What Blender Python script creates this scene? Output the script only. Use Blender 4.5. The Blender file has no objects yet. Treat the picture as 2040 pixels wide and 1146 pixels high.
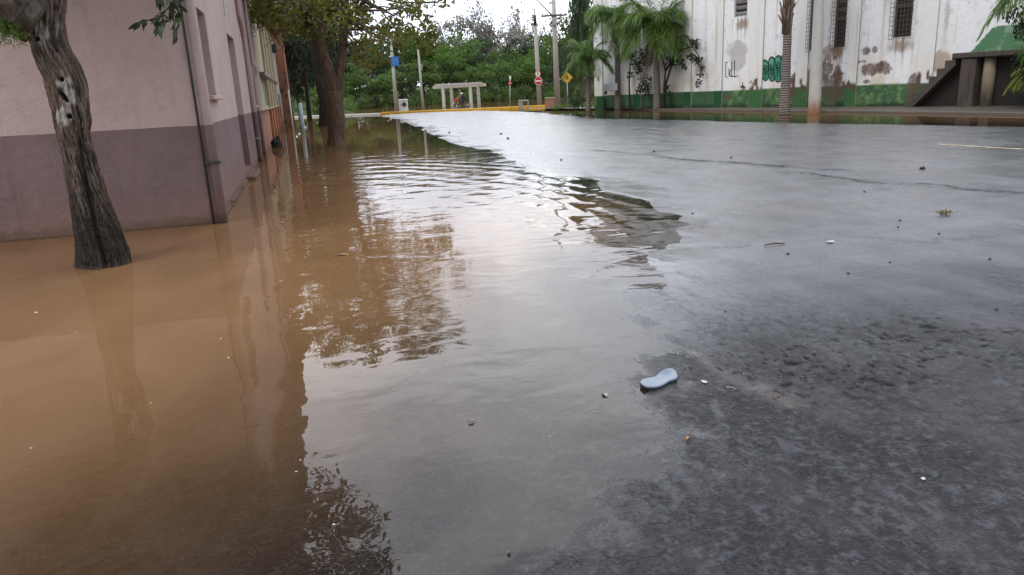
import bpy, math, random
import numpy as np
from mathutils import Vector, Matrix
random.seed(11)
rng = np.random.default_rng(11)
SC = bpy.context.scene
COL = SC.collection
R = math.radians

# ------------------------------------------------------------------ camera model
PW, PH, FOC, CAMH = 2040, 1146, 1470.0, 1.5
ROLL = math.atan(.0495)
_d0 = 199 - .0495 * (PW / 2 - 595)
PITCH = math.atan((PH / 2 - _d0) * math.cos(ROLL) / FOC)
YAW = R(14.931280)
FWD = np.array([math.sin(YAW) * math.cos(PITCH), math.cos(YAW) * math.cos(PITCH), -math.sin(PITCH)])
_r0 = np.array([math.cos(YAW), -math.sin(YAW), 0.0]); _u0 = np.cross(_r0, FWD)
RIGHT = _r0 * math.cos(ROLL) - _u0 * math.sin(ROLL)
UP = _u0 * math.cos(ROLL) + _r0 * math.sin(ROLL)
EYE = np.array([0, 0, CAMH])

def ray(x, y):
    return FWD * FOC + RIGHT * (x - PW / 2) + UP * (PH / 2 - y)
def at(x, y, z=0.0):                       # photo point on a level plane -> world
    d = ray(x, y); return EYE + (z - CAMH) / d[2] * d
def aty(x, y, Y):                          # photo point at a given distance along the street
    d = ray(x, y); return EYE + Y / d[1] * d
def atx(x, y, X):
    d = ray(x, y); return EYE + X / d[0] * d

cam_d = bpy.data.cameras.new('camera'); cam = bpy.data.objects.new('camera', cam_d); COL.objects.link(cam)
M = Matrix.Identity(4)
for i in range(3):
    M[i][0] = RIGHT[i]; M[i][1] = UP[i]; M[i][2] = -FWD[i]; M[i][3] = EYE[i]
cam.matrix_world = M
cam_d.sensor_fit = 'HORIZONTAL'; cam_d.sensor_width = 36; cam_d.lens = FOC / PW * 36
cam_d.clip_start = .05; cam_d.clip_end = 2000
SC.camera = cam

# ------------------------------------------------------------------ noise (numpy)
_P = rng.permutation(512); _P = np.concatenate([_P, _P, _P]); _G = rng.random(2048)
def vnoise(x, y, z=None):
    x = np.asarray(x, float); y = np.asarray(y, float)
    z = np.zeros_like(x) if z is None else np.broadcast_to(np.asarray(z, float), x.shape)
    xi = np.floor(x).astype(int); yi = np.floor(y).astype(int); zi = np.floor(z).astype(int)
    u = x - xi; v = y - yi; w = z - zi
    u = u*u*(3-2*u); v = v*v*(3-2*v); w = w*w*(3-2*w)
    def h(a, b, c): return _G[_P[_P[_P[a & 511] + (b & 511)] + (c & 511)]]
    def L(a, b, t): return a + (b-a)*t
    n0 = L(L(h(xi,yi,zi),h(xi+1,yi,zi),u), L(h(xi,yi+1,zi),h(xi+1,yi+1,zi),u), v)
    n1 = L(L(h(xi,yi,zi+1),h(xi+1,yi,zi+1),u), L(h(xi,yi+1,zi+1),h(xi+1,yi+1,zi+1),u), v)
    return L(n0, n1, w)*2-1
def fbm(x, y, z=None, o=4):
    s = 0; a = 1; t = 0
    x = np.asarray(x, float); y = np.asarray(y, float)
    for i in range(o):
        s = s + a*vnoise(x*2**i+i*17.3, y*2**i+i*9.1, None if z is None else np.asarray(z)*2**i)
        t += a; a *= .5
    return s/t
def sstep(a, b, x):
    t = np.clip((x-a)/(b-a), 0, 1); return t*t*(3-2*t)

# ------------------------------------------------------------------ object helpers
def tag(o, label=None, cat=None, group=None, kind=None):
    if label: o['label'] = label
    if cat: o['category'] = cat
    if group: o['group'] = group
    if kind: o['kind'] = kind
    return o
def thing(name, label, cat, loc=(0,0,0), rz=0, group=None):
    o = bpy.data.objects.new(name, None); o.empty_display_size = .2
    COL.objects.link(o); o.location = [float(c) for c in loc]; o.rotation_euler = (0, 0, rz)
    return tag(o, label, cat, group)
def npmesh(name, V, F, mats, parent=None, attrs=None, smooth=True, mi=None, uv=None):
    me = bpy.data.meshes.new(name)
    V = np.asarray(V, np.float32)
    if isinstance(F, np.ndarray):
        k = F.shape[1]
        me.vertices.add(len(V)); me.vertices.foreach_set('co', V.ravel())
        me.loops.add(F.size); me.loops.foreach_set('vertex_index', F.astype(np.int32).ravel())
        me.polygons.add(len(F))
        me.polygons.foreach_set('loop_start', np.arange(0, F.size, k, dtype=np.int32))
        try: me.polygons.foreach_set('loop_total', np.full(len(F), k, np.int32))
        except Exception: pass
        me.update(calc_edges=True)
    else:
        me.from_pydata([tuple(map(float, v)) for v in V], [], F)
    for a, (typ, data) in (attrs or {}).items():
        if typ == 'F':
            at_ = me.attributes.new(a, 'FLOAT', 'POINT'); at_.data.foreach_set('value', np.asarray(data, np.float32).ravel())
        else:
            at_ = me.attributes.new(a, 'FLOAT_COLOR', 'POINT')
            c = np.ones((len(V), 4), np.float32); c[:, :3] = data; at_.data.foreach_set('color', c.ravel())
    for m in (mats if isinstance(mats, (list, tuple)) else [mats]): me.materials.append(m)
    if mi is not None: me.polygons.foreach_set('material_index', np.asarray(mi, np.int32))
    me.polygons.foreach_set('use_smooth', np.full(len(me.polygons), bool(smooth)))
    me.validate(); me.update()
    o = bpy.data.objects.new(name, me); COL.objects.link(o)
    if parent is not None: o.parent = parent
    return o

class MB:
    """collects shapes into one mesh"""
    def __init__(s): s.V = []; s.F = []; s.I = []
    def add(s, V, F, m=0):
        b = len(s.V); s.V += [tuple(map(float, v)) for v in V]; s.F += [tuple(b+i for i in f) for f in F]; s.I += [m]*len(F); return s
    def box(s, c, d, rz=0, m=0, ax=None, bev=0.0):
        hx, hy, hz = d[0]/2, d[1]/2, d[2]/2; cx, cy, cz = c
        if ax is None:
            ca, sa = math.cos(rz), math.sin(rz); ex = (ca, sa, 0); ey = (-sa, ca, 0); ez = (0, 0, 1)
        else: ex, ey, ez = ax
        P = lambda a, b, c_: tuple(c[i]+a*ex[i]+b*ey[i]+c_*ez[i] for i in range(3))
        if bev <= 0:
            V = [P(a*hx, b*hy, c_*hz) for c_ in (-1, 1) for b in (-1, 1) for a in (-1, 1)]
            return s.add(V, [(0,2,3,1),(4,5,7,6),(0,1,5,4),(2,6,7,3),(0,4,6,2),(1,3,7,5)], m)
        b = min(bev, hx*.9, hy*.9, hz*.9)
        def ring(ix, iy, z): 
            o = [(hx-ix, -hy+iy+0),(hx-ix, hy-iy)]
            return [P(x, y, z) for x, y in [(-hx+ix+b*0,-hy+iy),(hx-ix,-hy+iy),(hx-ix,hy-iy),(-hx+ix,hy-iy)]]
        def oct_(i, z):
            x, y = hx-i, hy-i; q = b
            return [P(*p, z) for p in [(-x+q,-y),(x-q,-y),(x,-y+q),(x,y-q),(x-q,y),(-x+q,y),(-x,y-q),(-x,-y+q)]]
        rings = [oct_(b, -hz), oct_(0, -hz+b), oct_(0, hz-b), oct_(b, hz)]
        V = [v for r in rings for v in r]; F = [tuple(range(7, -1, -1)), tuple(range(24, 32))]
        for k in range(3):
            for i in range(8): F.append((k*8+i, k*8+(i+1)%8, k*8+8+(i+1)%8, k*8+8+i))
        return s.add(V, F, m)
    def tube(s, pts, rad, n=8, m=0, cap=True):
        pts = [Vector([float(c) for c in p]) for p in pts]
        if not hasattr(rad, '__len__'): rad = [rad]*len(pts)
        V = []; F = []
        prev = None
        for i, p in enumerate(pts):
            t = (pts[min(i+1, len(pts)-1)]-pts[max(i-1, 0)])
            t = t.normalized() if t.length > 1e-9 else Vector((0,0,1))
            if prev is None:
                a = Vector((1,0,0)) if abs(t.x) < .9 else Vector((0,1,0)); e = (a-t*a.dot(t)).normalized()
            else:
                e = prev-t*prev.dot(t); e = e.normalized() if e.length > 1e-6 else t.orthogonal().normalized()
            prev = e; f = t.cross(e)
            for k in range(n):
                a = 2*math.pi*k/n; V.append(p+(e*math.cos(a)+f*math.sin(a))*rad[i])
        for i in range(len(pts)-1):
            for k in range(n): F.append((i*n+k, i*n+(k+1)%n, (i+1)*n+(k+1)%n, (i+1)*n+k))
        if cap: F.append(tuple(range(n-1, -1, -1))); F.append(tuple((len(pts)-1)*n+k for k in range(n)))
        return s.add(V, F, m)
    def prism(s, poly, o, ex, ey, ez, depth, m=0):
        """polygon in the plane (ex, ey) at o, extruded along ez"""
        o = np.asarray(o, float); ex, ey, ez = map(lambda v: np.asarray(v, float), (ex, ey, ez)); n = len(poly)
        V = [o+a*ex+b*ey for a, b in poly]+[o+a*ex+b*ey+depth*ez for a, b in poly]
        F = [tuple(range(n-1, -1, -1)), tuple(range(n, 2*n))]+[(i, (i+1)%n, n+(i+1)%n, n+i) for i in range(n)]
        return s.add(V, F, m)
    def disc(s, c, r, nrm, th, n=24, m=0):
        nrm = Vector(nrm).normalized(); c = Vector([float(q) for q in c])
        return s.tube([c-nrm*th/2, c+nrm*th/2], r, n, m)
    def build(s, name, mats, parent=None, smooth=False, auto=False):
        o = npmesh(name, s.V, s.F, mats, parent, smooth=smooth, mi=s.I)
        if auto:
            try: o.data.set_sharp_from_angle(angle=R(40)); o.data.polygons.foreach_set('use_smooth', np.full(len(o.data.polygons), True))
            except Exception: pass
        return o

def copy_tree(o, parent=None):
    c = o.copy(); COL.objects.link(c)
    if parent is not None: c.parent = parent
    for ch in list(o.children): copy_tree(ch, c)
    return c

# ------------------------------------------------------------------ materials
class NT:
    def __init__(s, name):
        s.m = bpy.data.materials.new(name); s.m.use_nodes = True; s.t = s.m.node_tree; s.t.nodes.clear()
        s.out = s.n('ShaderNodeOutputMaterial')
    def n(s, typ, **kw):
        nd = s.t.nodes.new(typ)
        for k, v in kw.items(): setattr(nd, k, v)
        return nd
    def l(s, a, b): s.t.links.new(a, b); return s
    def setin(s, nd, i, v):
        if isinstance(v, bpy.types.NodeSocket): s.l(v, nd.inputs[i])
        elif isinstance(v, (tuple, list)) and len(v) == 3 and nd.inputs[i].type == 'RGBA': nd.inputs[i].default_value = (*v, 1)
        else: nd.inputs[i].default_value = v
    def math(s, op, a, b=0.0, c=None, clamp=False):
        nd = s.n('ShaderNodeMath', operation=op, use_clamp=clamp); s.setin(nd, 0, a); s.setin(nd, 1, b)
        if c is not None: s.setin(nd, 2, c)
        return nd.outputs[0]
    def mix(s, f, a, b, typ='MIX'):
        nd = s.n('ShaderNodeMix', data_type='RGBA', blend_type=typ); nd.clamp_factor = True
        s.setin(nd, 0, f); s.setin(nd, 6, a); s.setin(nd, 7, b); return nd.outputs[2]
    def ramp(s, f, stops):
        nd = s.n('ShaderNodeValToRGB'); s.l(f, nd.inputs[0]); e = nd.color_ramp.elements
        while len(e) < len(stops): e.new(.5)
        for i, (p, c) in enumerate(stops):
            e[i].position = p; e[i].color = (*c, 1) if hasattr(c, '__len__') else (c, c, c, 1)
        return nd.outputs[0]
    def mrange(s, v, a, b, c=0.0, d=1.0, smooth=True):
        nd = s.n('ShaderNodeMapRange'); nd.clamp = True
        if smooth: nd.interpolation_type = 'SMOOTHSTEP'
        s.setin(nd, 0, v)
        for i, q in enumerate((a, b, c, d)): nd.inputs[i+1].default_value = q
        return nd.outputs[0]
    def pos(s, world=True, scale=(1,1,1)):
        o = s.n('ShaderNodeNewGeometry').outputs['Position'] if world else s.n('ShaderNodeTexCoord').outputs['Object']
        mp = s.n('ShaderNodeMapping'); mp.inputs['Scale'].default_value = scale; s.l(o, mp.inputs[0]); return mp.outputs[0]
    def noise(s, vec, scale, detail=4, rough=.55, dist=0.0):
        nd = s.n('ShaderNodeTexNoise'); s.l(vec, nd.inputs['Vector'])
        nd.inputs['Scale'].default_value = scale; nd.inputs['Detail'].default_value = detail
        nd.inputs['Roughness'].default_value = rough; nd.inputs['Distortion'].default_value = dist; return nd.outputs[0]
    def voro(s, vec, scale, feature='F1'):
        nd = s.n('ShaderNodeTexVoronoi', feature=feature); s.l(vec, nd.inputs['Vector']); nd.inputs['Scale'].default_value = scale; return nd.outputs[0]
    def attr(s, name, col=False):
        nd = s.n('ShaderNodeAttribute', attribute_name=name); return nd.outputs['Color' if col else 'Fac']
    def bump(s, h, dist=.01, strength=1.0, nrm=None):
        nd = s.n('ShaderNodeBump'); s.l(h, nd.inputs['Height']); nd.inputs['Distance'].default_value = dist; nd.inputs['Strength'].default_value = strength
        if nrm is not None: s.l(nrm, nd.inputs['Normal'])
        return nd.outputs[0]
    def pbr(s, color, rough=.7, bump=None, metal=0.0, spec=None, **kw):
        b = s.n('ShaderNodeBsdfPrincipled'); s.setin(b, 'Base Color', color); s.setin(b, 'Roughness', rough); s.setin(b, 'Metallic', metal)
        if spec is not None: s.setin(b, 'Specular IOR Level', spec)
        if bump is not None: s.l(bump, b.inputs['Normal'])
        for k, v in kw.items(): s.setin(b, k, v)
        s.l(b.outputs[0], s.out.inputs[0]); return s.m

def sc(c, k): return tuple(min(1, x*k) for x in c)
def simple(name, c, rough=.7, var=.25, scale=6.0, bmp=.004, metal=0.0, dirt=None, spec=None, stretch=(1,1,1), fine=60.0):
    t = NT(name); p = t.pos(False, stretch)
    n1 = t.noise(p, scale, 5, .6); n2 = t.noise(p, fine, 3, .6)
    col = t.mix(n1, sc(c, 1-var), sc(c, 1+var))
    if dirt:
        d = t.mrange(t.noise(t.pos(False, (stretch[0], stretch[1], stretch[2]*.25)), scale*.8, 6, .65), .48, .72)
        col = t.mix(t.math('MULTIPLY', d, dirt[1]), col, dirt[0])
    h = t.math('ADD', t.math('MULTIPLY', n1, .6), t.math('MULTIPLY', n2, .4))
    return t.pbr(col, t.mrange(n1, .3, .7, rough-.1, min(1, rough+.1)), t.bump(h, bmp), metal, spec)

def leafmat(name, dark, light, trans=.35, rough=.5):
    t = NT(name); r = t.attr('rnd')
    big = t.noise(t.pos(True), .6, 2)
    f = t.math('MULTIPLY_ADD', big, .6, t.math('MULTIPLY_ADD', r, .7, -.15), clamp=True)
    col = t.mix(f, dark, light)
    b = t.n('ShaderNodeBsdfPrincipled'); t.l(col, b.inputs['Base Color']); b.inputs['Roughness'].default_value = rough; b.inputs['Specular IOR Level'].default_value = .35
    tr = t.n('ShaderNodeBsdfTranslucent'); t.l(t.mix(.5, col, sc(light, 1.3)), tr.inputs[0])
    mx = t.n('ShaderNodeMixShader'); mx.inputs[0].default_value = trans
    t.l(b.outputs[0], mx.inputs[1]); t.l(tr.outputs[0], mx.inputs[2]); t.l(mx.outputs[0], t.out.inputs[0]); return t.m

def barkmat(name, dark, mid, light, scale=(9,9,1.6), bmp=.02):
    t = NT(name); p = t.pos(False, scale)
    n1 = t.noise(p, 1.6, 8, .68, .6); n2 = t.noise(t.pos(False), 2.2, 4)
    col = t.ramp(n1, [(.30, dark), (.5, mid), (.72, light)])
    col = t.mix(t.mrange(n2, .35, .7), t.mix(.5, col, dark), col)
    return t.pbr(col, .85, t.bump(n1, bmp), spec=.3)
# ------------------------------------------------------------------ light
def build_world():
    w = bpy.data.worlds.new('World'); SC.world = w; w.use_nodes = True
    t = w.node_tree; t.nodes.clear()
    out = t.nodes.new('ShaderNodeOutputWorld'); bg = t.nodes.new('ShaderNodeBackground'); t.links.new(bg.outputs[0], out.inputs[0])
    sky = t.nodes.new('ShaderNodeTexSky'); sky.sky_type = 'NISHITA'; sky.sun_disc = False
    sky.sun_elevation = R(SUN_EL); sky.sun_rotation = R(SUN_AZ)
    tc = t.nodes.new('ShaderNodeTexCoord'); mp = t.nodes.new('ShaderNodeMapping'); mp.inputs['Scale'].default_value = (1, 1, 2.2)
    t.links.new(tc.outputs['Generated'], mp.inputs[0])
    n = t.nodes.new('ShaderNodeTexNoise'); n.inputs['Scale'].default_value = 2.3; n.inputs['Detail'].default_value = 7; n.inputs['Roughness'].default_value = .55; n.inputs['Distortion'].default_value = .4
    t.links.new(mp.outputs[0], n.inputs['Vector'])
    rp = t.nodes.new('ShaderNodeValToRGB'); e = rp.color_ramp.elements
    e[0].position = .34; e[0].color = (.44, .48, .58, 1); e[1].position = .60; e[1].color = (.955, .97, 1.0, 1)
    t.links.new(n.outputs[0], rp.inputs[0])
    gain = t.nodes.new('ShaderNodeVectorMath'); gain.operation = 'SCALE'; gain.inputs['Scale'].default_value = CLOUD
    t.links.new(rp.outputs[0], gain.inputs[0])
    dt = t.nodes.new('ShaderNodeVectorMath'); dt.operation = 'DOT_PRODUCT'; t.links.new(tc.outputs['Generated'], dt.inputs[0])
    dt.inputs[1].default_value = (math.sin(R(18))*math.cos(R(36)), math.cos(R(18))*math.cos(R(36)), math.sin(R(36)))      # thinner, brighter cloud ahead
    gr = t.nodes.new('ShaderNodeMapRange'); gr.interpolation_type = 'SMOOTHSTEP'; t.links.new(dt.outputs['Value'], gr.inputs[0])
    for i_, v_ in enumerate((.05, 1.0, 10.5, 25.0)): gr.inputs[i_+1].default_value = v_
    t.links.new(gr.outputs[0], gain.inputs['Scale'])
    mx = t.nodes.new('ShaderNodeMix'); mx.data_type = 'RGBA'; mx.inputs[0].default_value = .86
    t.links.new(sky.outputs[0], mx.inputs[6]); t.links.new(gain.outputs[0], mx.inputs[7])
    t.links.new(mx.outputs[2], bg.inputs[0]); bg.inputs[1].default_value = .12
SUN_EL, SUN_AZ, CLOUD = 48, 236, 13.5
build_world()
sd = bpy.data.lights.new('sun', 'SUN'); sd.energy = 1.15; sd.angle = R(24); sd.color = (1, .96, .9)
so = bpy.data.objects.new('sun', sd); COL.objects.link(so)
_el, _az = R(SUN_EL), R(SUN_AZ)
_sv = Vector((math.sin(_az)*math.cos(_el), math.cos(_az)*math.cos(_el), math.sin(_el)))
so.rotation_euler = _sv.to_track_quat('Z', 'Y').to_euler()
SC.view_settings.view_transform = 'Standard'; SC.view_settings.look = 'None'; SC.view_settings.exposure = .22; SC.view_settings.gamma = 1
SC.cycles.use_denoising = True
SC.cycles.max_bounces = 8; SC.cycles.transparent_max_bounces = 16; SC.cycles.caustics_reflective = False; SC.cycles.caustics_refractive = False

# ------------------------------------------------------------------ ground, road, water
SHORE = [(1075,1146),(1235,960),(1330,860),(1290,810),(1170,755),(1165,700),(1240,640),(1225,560),(1330,480),(1300,400),(1160,368),
         (1040,335),(1000,310),(900,285),(830,255),(800,240),(755,231)]
POLY = [at(*q)[:2] for q in SHORE]+[np.array(q) for q in [(9.6, 66.2),(12.6, 63.6),(14.2, 55.0),(14.6, 46.0)]]+[at(*q)[:2] for q in [(1190,235),(1628,246),(2040,253)]]+[np.array(q) for q in [(19.0, 6.0),(20.0, -12.0),(.2, -12.0),(.35, .5)]]
POLY = np.array(POLY)
def shore_d(x, y):
    d = np.full(x.shape, 1e9); ins = np.zeros(x.shape, bool); n = len(POLY)
    for i in range(n):
        ax, ay = POLY[i]; bx, by = POLY[(i+1) % n]; ex, ey = bx-ax, by-ay
        t = np.clip(((x-ax)*ex+(y-ay)*ey)/(ex*ex+ey*ey), 0, 1)
        d = np.minimum(d, np.hypot(x-ax-t*ex, y-ay-t*ey))
        c = ((ay > y) != (by > y)) & (x < (bx-ax)*(y-ay)/(by-ay+1e-12)+ax); ins ^= c
    return np.where(ins, d, -d)
def ground_z(x, y):
    d = shore_d(x, y); a = np.abs(d)
    ao = a*np.clip(.42+(y-2.2)*.30, .42, 1.7)*np.where(x > 12, .4, 1.0)
    z = np.where(d > 0, .055*(1-np.exp(-a/3.6)), -.55*(1-np.exp(-ao/8.0)))
    nf = np.exp(-a/5.0)*np.clip(y/4, .35, 1)
    z = z+nf*(.010*fbm(x*.9+3, y*.55, o=3)+.0045*fbm(x*3.2, y*2.1+8, o=3)+.0035*fbm(x*9, y*7+3, o=3)*np.exp(-y/6))
    z = z+np.where(d > 0, .004*fbm(x*.6, y*.6, o=2), 0)
    # grassy bank beyond the far kerb, then the rise under the wood
    b1 = sstep(6.5, 4.0, x)*sstep(73.5, 78, y); b2 = sstep(99, 108, y); b3 = sstep(110, 190, y)
    lb = sstep(-2.0, -4.0, x)*sstep(46, 52, y)
    z = np.maximum(z, z*(1-b1)+.35*b1); z = z*(1-lb)+.3*lb
    return z*(1-b2)+.45*b2+b3*3.0, d

def pl_dist(x, y, pts):
    d = np.full(x.shape, 1e9)
    for (ax, ay), (bx, by) in zip(pts[:-1], pts[1:]):
        ex, ey = bx-ax, by-ay; L = ex*ex+ey*ey+1e-12
        t = np.clip(((x-ax)*ex+(y-ay)*ey)/L, 0, 1); d = np.minimum(d, np.hypot(x-ax-t*ex, y-ay-t*ey))
    return d
def zA(pts): return [at(1000+a/1.9615, 600+b/1.9615)[:2] for a, b in pts]
def zB(pts): return [at(1100+a/2.170, 220+b/2.170)[:2] for a, b in pts]
def px(pts): return [at(*q)[:2] for q in pts]
CRACKS = [ # polyline, half width, depth of tone, ragged
 (zA([(1480,510),(1560,540),(1620,560),(1660,620),(1720,660),(1800,700),(1820,790),(1860,825),(1960,820),(2000,850),(2080,915)]), .010, 1.0, .03),
 (zA([(1700,745),(1790,730),(1830,770)]), .008, .8, .03),
 (zA([(1500,500),(1640,490),(1850,492),(2060,478)]), .006, .7, .02),
 (zA([(1780,290),(1850,262),(1920,244),(2000,258),(2060,250)]), .012, .8, .04),
 (zA([(1930,295),(1990,320),(2060,368)]), .012, .9, .04),
 (zA([(1660,140),(1760,132),(1880,120),(2000,128)]), .014, .6, .06),
 (zA([(480,82),(360,135),(300,190),(270,240),(262,285),(340,322)]), .010, .55, .03),
 (zA([(600,520),(560,580),(500,650),(450,695)]), .007, .45, .02),
 (zB([(780,785),(900,790),(1000,790),(1150,795),(1230,812),(1290,835),(1400,860),(1500,880),(1530,850),(1525,820),(1600,812),(1700,820),(1800,845),(1860,872),(2060,905)]), .014, .5, .05),
 (zB([(180,175),(350,190),(550,215),(640,222),(800,235),(950,245),(1100,258),(1280,270)]), .09, .9, .22),
 (zB([(560,218),(700,228),(860,236)]), .14, .9, .3),
 (zB([(1000,275),(1120,280),(1200,293),(1400,322),(1480,330),(1600,326),(1700,335),(1760,350),(1900,358),(2080,372)]), .07, 1.0, .16),
 (zB([(1400,322),(1440,350),(1400,345)]), .05, .6, .12),
 (zB([(1780,352),(1900,360),(2060,370)]), .09, .7, .25),
 (zB([(1090,350),(1180,350),(1250,356),(1300,376)]), .03, .8, .08),
 (zB([(1200,357),(1260,345)]), .03, .6, .08),
 (zB([(640,130),(780,130),(850,142),(700,128)]), .08, .45, .3),
 (zB([(1200,190),(1350,190),(1500,184)]), .05, .6, .2),
 (zB([(1280,120),(1500,124),(1640,126)]), .07, .5, .3),
 (zB([(350,125),(500,130),(560,140)]), .07, .4, .3),
 (zB([(500,848),(580,832),(660,825),(740,800)]), .012, .8, .05),
 (zB([(640,488),(700,484),(760,482)]), .02, .6, .06),
 (zB([(480,520),(560,510),(660,503)]), .02, .5, .06),
 (zB([(560,605),(640,597),(760,595),(860,588)]), .02, .5, .06),
 (zB([(1380,400),(1430,412),(1490,418)]), .02, .9, .05),
 (zB([(1020,522),(1075,522)]), .03, .9, .03),
 (zB([(1800,136),(1880,134)]), .05, .5, .2),
 (zB([(1960,140),(2060,144)]), .05, .7, .2),
]
for _o, _w, _t in ((.0,.30,.35),(.45,.16,.3),(-.5,.22,.28)):
    for _p in ([(550,215),(640,222),(800,235),(950,245),(1100,258),(1280,270)], [(1000,275),(1200,293),(1400,322),(1600,326),(1760,350),(1900,358),(2080,372)]): CRACKS.append(([q+np.array([0,_o]) for q in zB(_p)], _w, _t, .45))
for _p in ([(500,330),(700,322),(860,330)], [(900,150),(1150,165),(1300,160)], [(1300,230),(1500,240),(1800,236)], [(700,470),(1000,455),(1300,470)], [(1250,560),(1600,575),(1900,560)]): CRACKS.append((zB(_p), .18, .30, .5))
STAINS = [(zB([(1010,425),(1220,425)]), .45, .35), (zB([(1020,450),(1230,440)]), .25, .3), (px([(1400,760),(1500,770),(1580,800)]), .06, .25)]
SILT = [(px([(1345,690),(1390,705),(1430,735),(1480,755),(1540,775)]), .035, .9), (px([(1290,690),(1345,690)]), .03, .6), (px([(1460,750),(1570,800)]), .05, .7),
        (px([(980,690),(1120,590)]), .10, .35), (px([(1400,585),(1470,590)]), .03, .5)]

def axis(segs):
    o = [segs[0][0]]
    for a, b, s in segs:
        n = max(1, int(round((b-a)/s))); o += list(np.linspace(a, b, n+1)[1:])
    return np.array(o)
def build_ground():
    ys = [-12., -8, -5, -3, -1.5, -.5, .3, .8, 1.1]; y = 1.2
    while y < 120: ys.append(y); y += max(.0095, .0030*y**1.5)
    ys += [122, 130, 140, 155, 175, 200, 240, 300, 400, 600]
    xs = axis([(-400,-100,60),(-100,-20,8),(-20,-5,1),(-5,-1.2,.08),(-1.2,.2,.025),(.2,3.2,.0105),(3.2,6,.03),(6,13,.06),(13,24,.2),(24,60,1.5),(60,140,8),(140,500,60)])
    X, Y = np.meshgrid(xs, np.array(ys)); Z, D = ground_z(X, Y)
    tone = np.zeros_like(X); J1 = fbm(X*5, Y*2.2, o=4); J2 = fbm(X*1.3+9, Y*.7, o=3)
    near = np.clip(1-Y/7, 0, 1)
    J3 = fbm(X*22, Y*16, o=3)
    for pts, w, t, rag in CRACKS:
        d = pl_dist(X+rag*(J2*.7+J1*.5)+near*.035*J3, Y+rag*1.6*(J1*.6+J2*.5)+near*.02*J3, pts)
        ww = w*(1+1.1*J1)*np.where(Y < 6, .75, 1.0); tone = np.maximum(tone, t*np.clip(.55+1.1*J2+.6*J3, .05, 1)*np.exp(-(d/np.maximum(ww, w*.25))**2))
    Z = Z-.010*tone*near
    pit = sstep(.18, .5, fbm(X*30, Y*26, o=3))*sstep(4.6, 3.0, Y)*sstep(-.25, .25, fbm(X*.9+4, Y*.9, o=3)); tone = np.maximum(tone, .75*pit); Z = Z-.004*pit
    ga = .65*vnoise(X*60, Y*50, 2.)+.6*vnoise(X*36+3, Y*31, 5.); gb = vnoise(X*21+5, Y*17, 7.); gc = vnoise(X*7+2, Y*6, 4.); gfade = sstep(6.5, 2.5, Y)*sstep(-.3, .25, D)
    patchy = .55+.45*fbm(X*.8+7, Y*.8, o=3)
    grain = np.clip(.5+.75*(.75*ga+.25*gb+.10*gc)*patchy*1.7, 0, 1); grain = .5+(grain-.5)*sstep(8, 3, Y)
    Z = Z+gfade*patchy*(.0034*ga+.0036*gb+.003*gc)
    stain = np.zeros_like(X)
    for pts, w, t in STAINS: stain = np.maximum(stain, t*np.exp(-(pl_dist(X, Y, pts)/w)**2)*(1+.6*J1))
    silt = np.zeros_like(X)
    for pts, w, t in SILT: silt = np.maximum(silt, t*np.exp(-(pl_dist(X+.04*J1, Y+.04*J1, pts)/w)**2)*np.clip(.25+1.1*J1+.5*J3,0,1))
    lawn = np.maximum(sstep(5.8, 4.8, X)*sstep(73, 74, Y), sstep(98, 102, Y)); lawn = np.maximum(lawn, sstep(-2.0, -2.6, X)*sstep(46, 47, Y))
    ny, nx = X.shape; i = np.arange(ny*nx).reshape(ny, nx)
    F = np.stack([i[:-1,:-1].ravel(), i[:-1,1:].ravel(), i[1:,1:].ravel(), i[1:,:-1].ravel()], 1)
    V = np.stack([X.ravel(), Y.ravel(), Z.ravel()], 1)
    t = NT('wet_asphalt'); p = t.pos(True)
    g1 = t.noise(p, 62, 4, .65); g2 = t.voro(p, 75); g3 = t.noise(p, 15, 7, .7); big = t.noise(p, .55, 5, .6); mid = t.noise(t.pos(True, (1,.45,1)), 2.2, 6, .62)
    tone_, stain_, silt_, h_, lawn_ = t.attr('tone'), t.attr('stain'), t.attr('silt'), t.attr('hgt'), t.attr('lawn')
    base = t.mix(t.mrange(g1, .36, .66), (.009,.0094,.012), (.070,.071,.082))
    base = t.mix(t.mrange(g3, .35, .7), t.mix(.75, base, (.008,.008,.010)), base)
    gr = t.attr('grain'); base = t.mix(t.math('MULTIPLY', t.mrange(gr, .08, .45, 1, 0), .8), base, (.006,.006,.0075)); base = t.mix(t.math('MULTIPLY', t.mrange(gr, .6, 1.0), .55), base, (.088,.087,.098))
    base = t.mix(t.math('MULTIPLY', t.mrange(t.voro(p, 58), .05, .22, 1, 0), t.mrange(g3, .42, .6)), base, (.15,.145,.145))      # pale stone chips
    base = t.mix(t.math('MULTIPLY', t.mrange(mid, .45, .72), .5), base, (.070,.066,.070))
    ce = t.n('ShaderNodeTexVoronoi', feature='DISTANCE_TO_EDGE'); cv = t.n('ShaderNodeVectorMath', operation='MULTIPLY_ADD'); nz = t.n('ShaderNodeTexNoise'); t.l(p, nz.inputs['Vector']); nz.inputs['Scale'].default_value = 7; nz.inputs['Detail'].default_value = 5; t.l(nz.outputs['Color'], cv.inputs[0]); cv.inputs[1].default_value = (.16,.16,.0); t.l(p, cv.inputs[2]); t.l(cv.outputs[0], ce.inputs['Vector']); ce.inputs['Scale'].default_value = 8
    craze = t.math('MULTIPLY', t.mrange(ce.outputs[0], .010, .055, 1, 0), t.mrange(t.noise(p, 1.6, 4), .50, .62)); craze = t.math('MULTIPLY', craze, t.mrange(g3, .38, .6))
    base = t.mix(t.math('MULTIPLY', craze, .8), base, (.006,.006,.007))
    base = t.mix(silt_, base, (.13,.108,.10)); base = t.mix(stain_, base, (.075,.055,.05)); base = t.mix(tone_, base, (.010,.010,.012))
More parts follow.
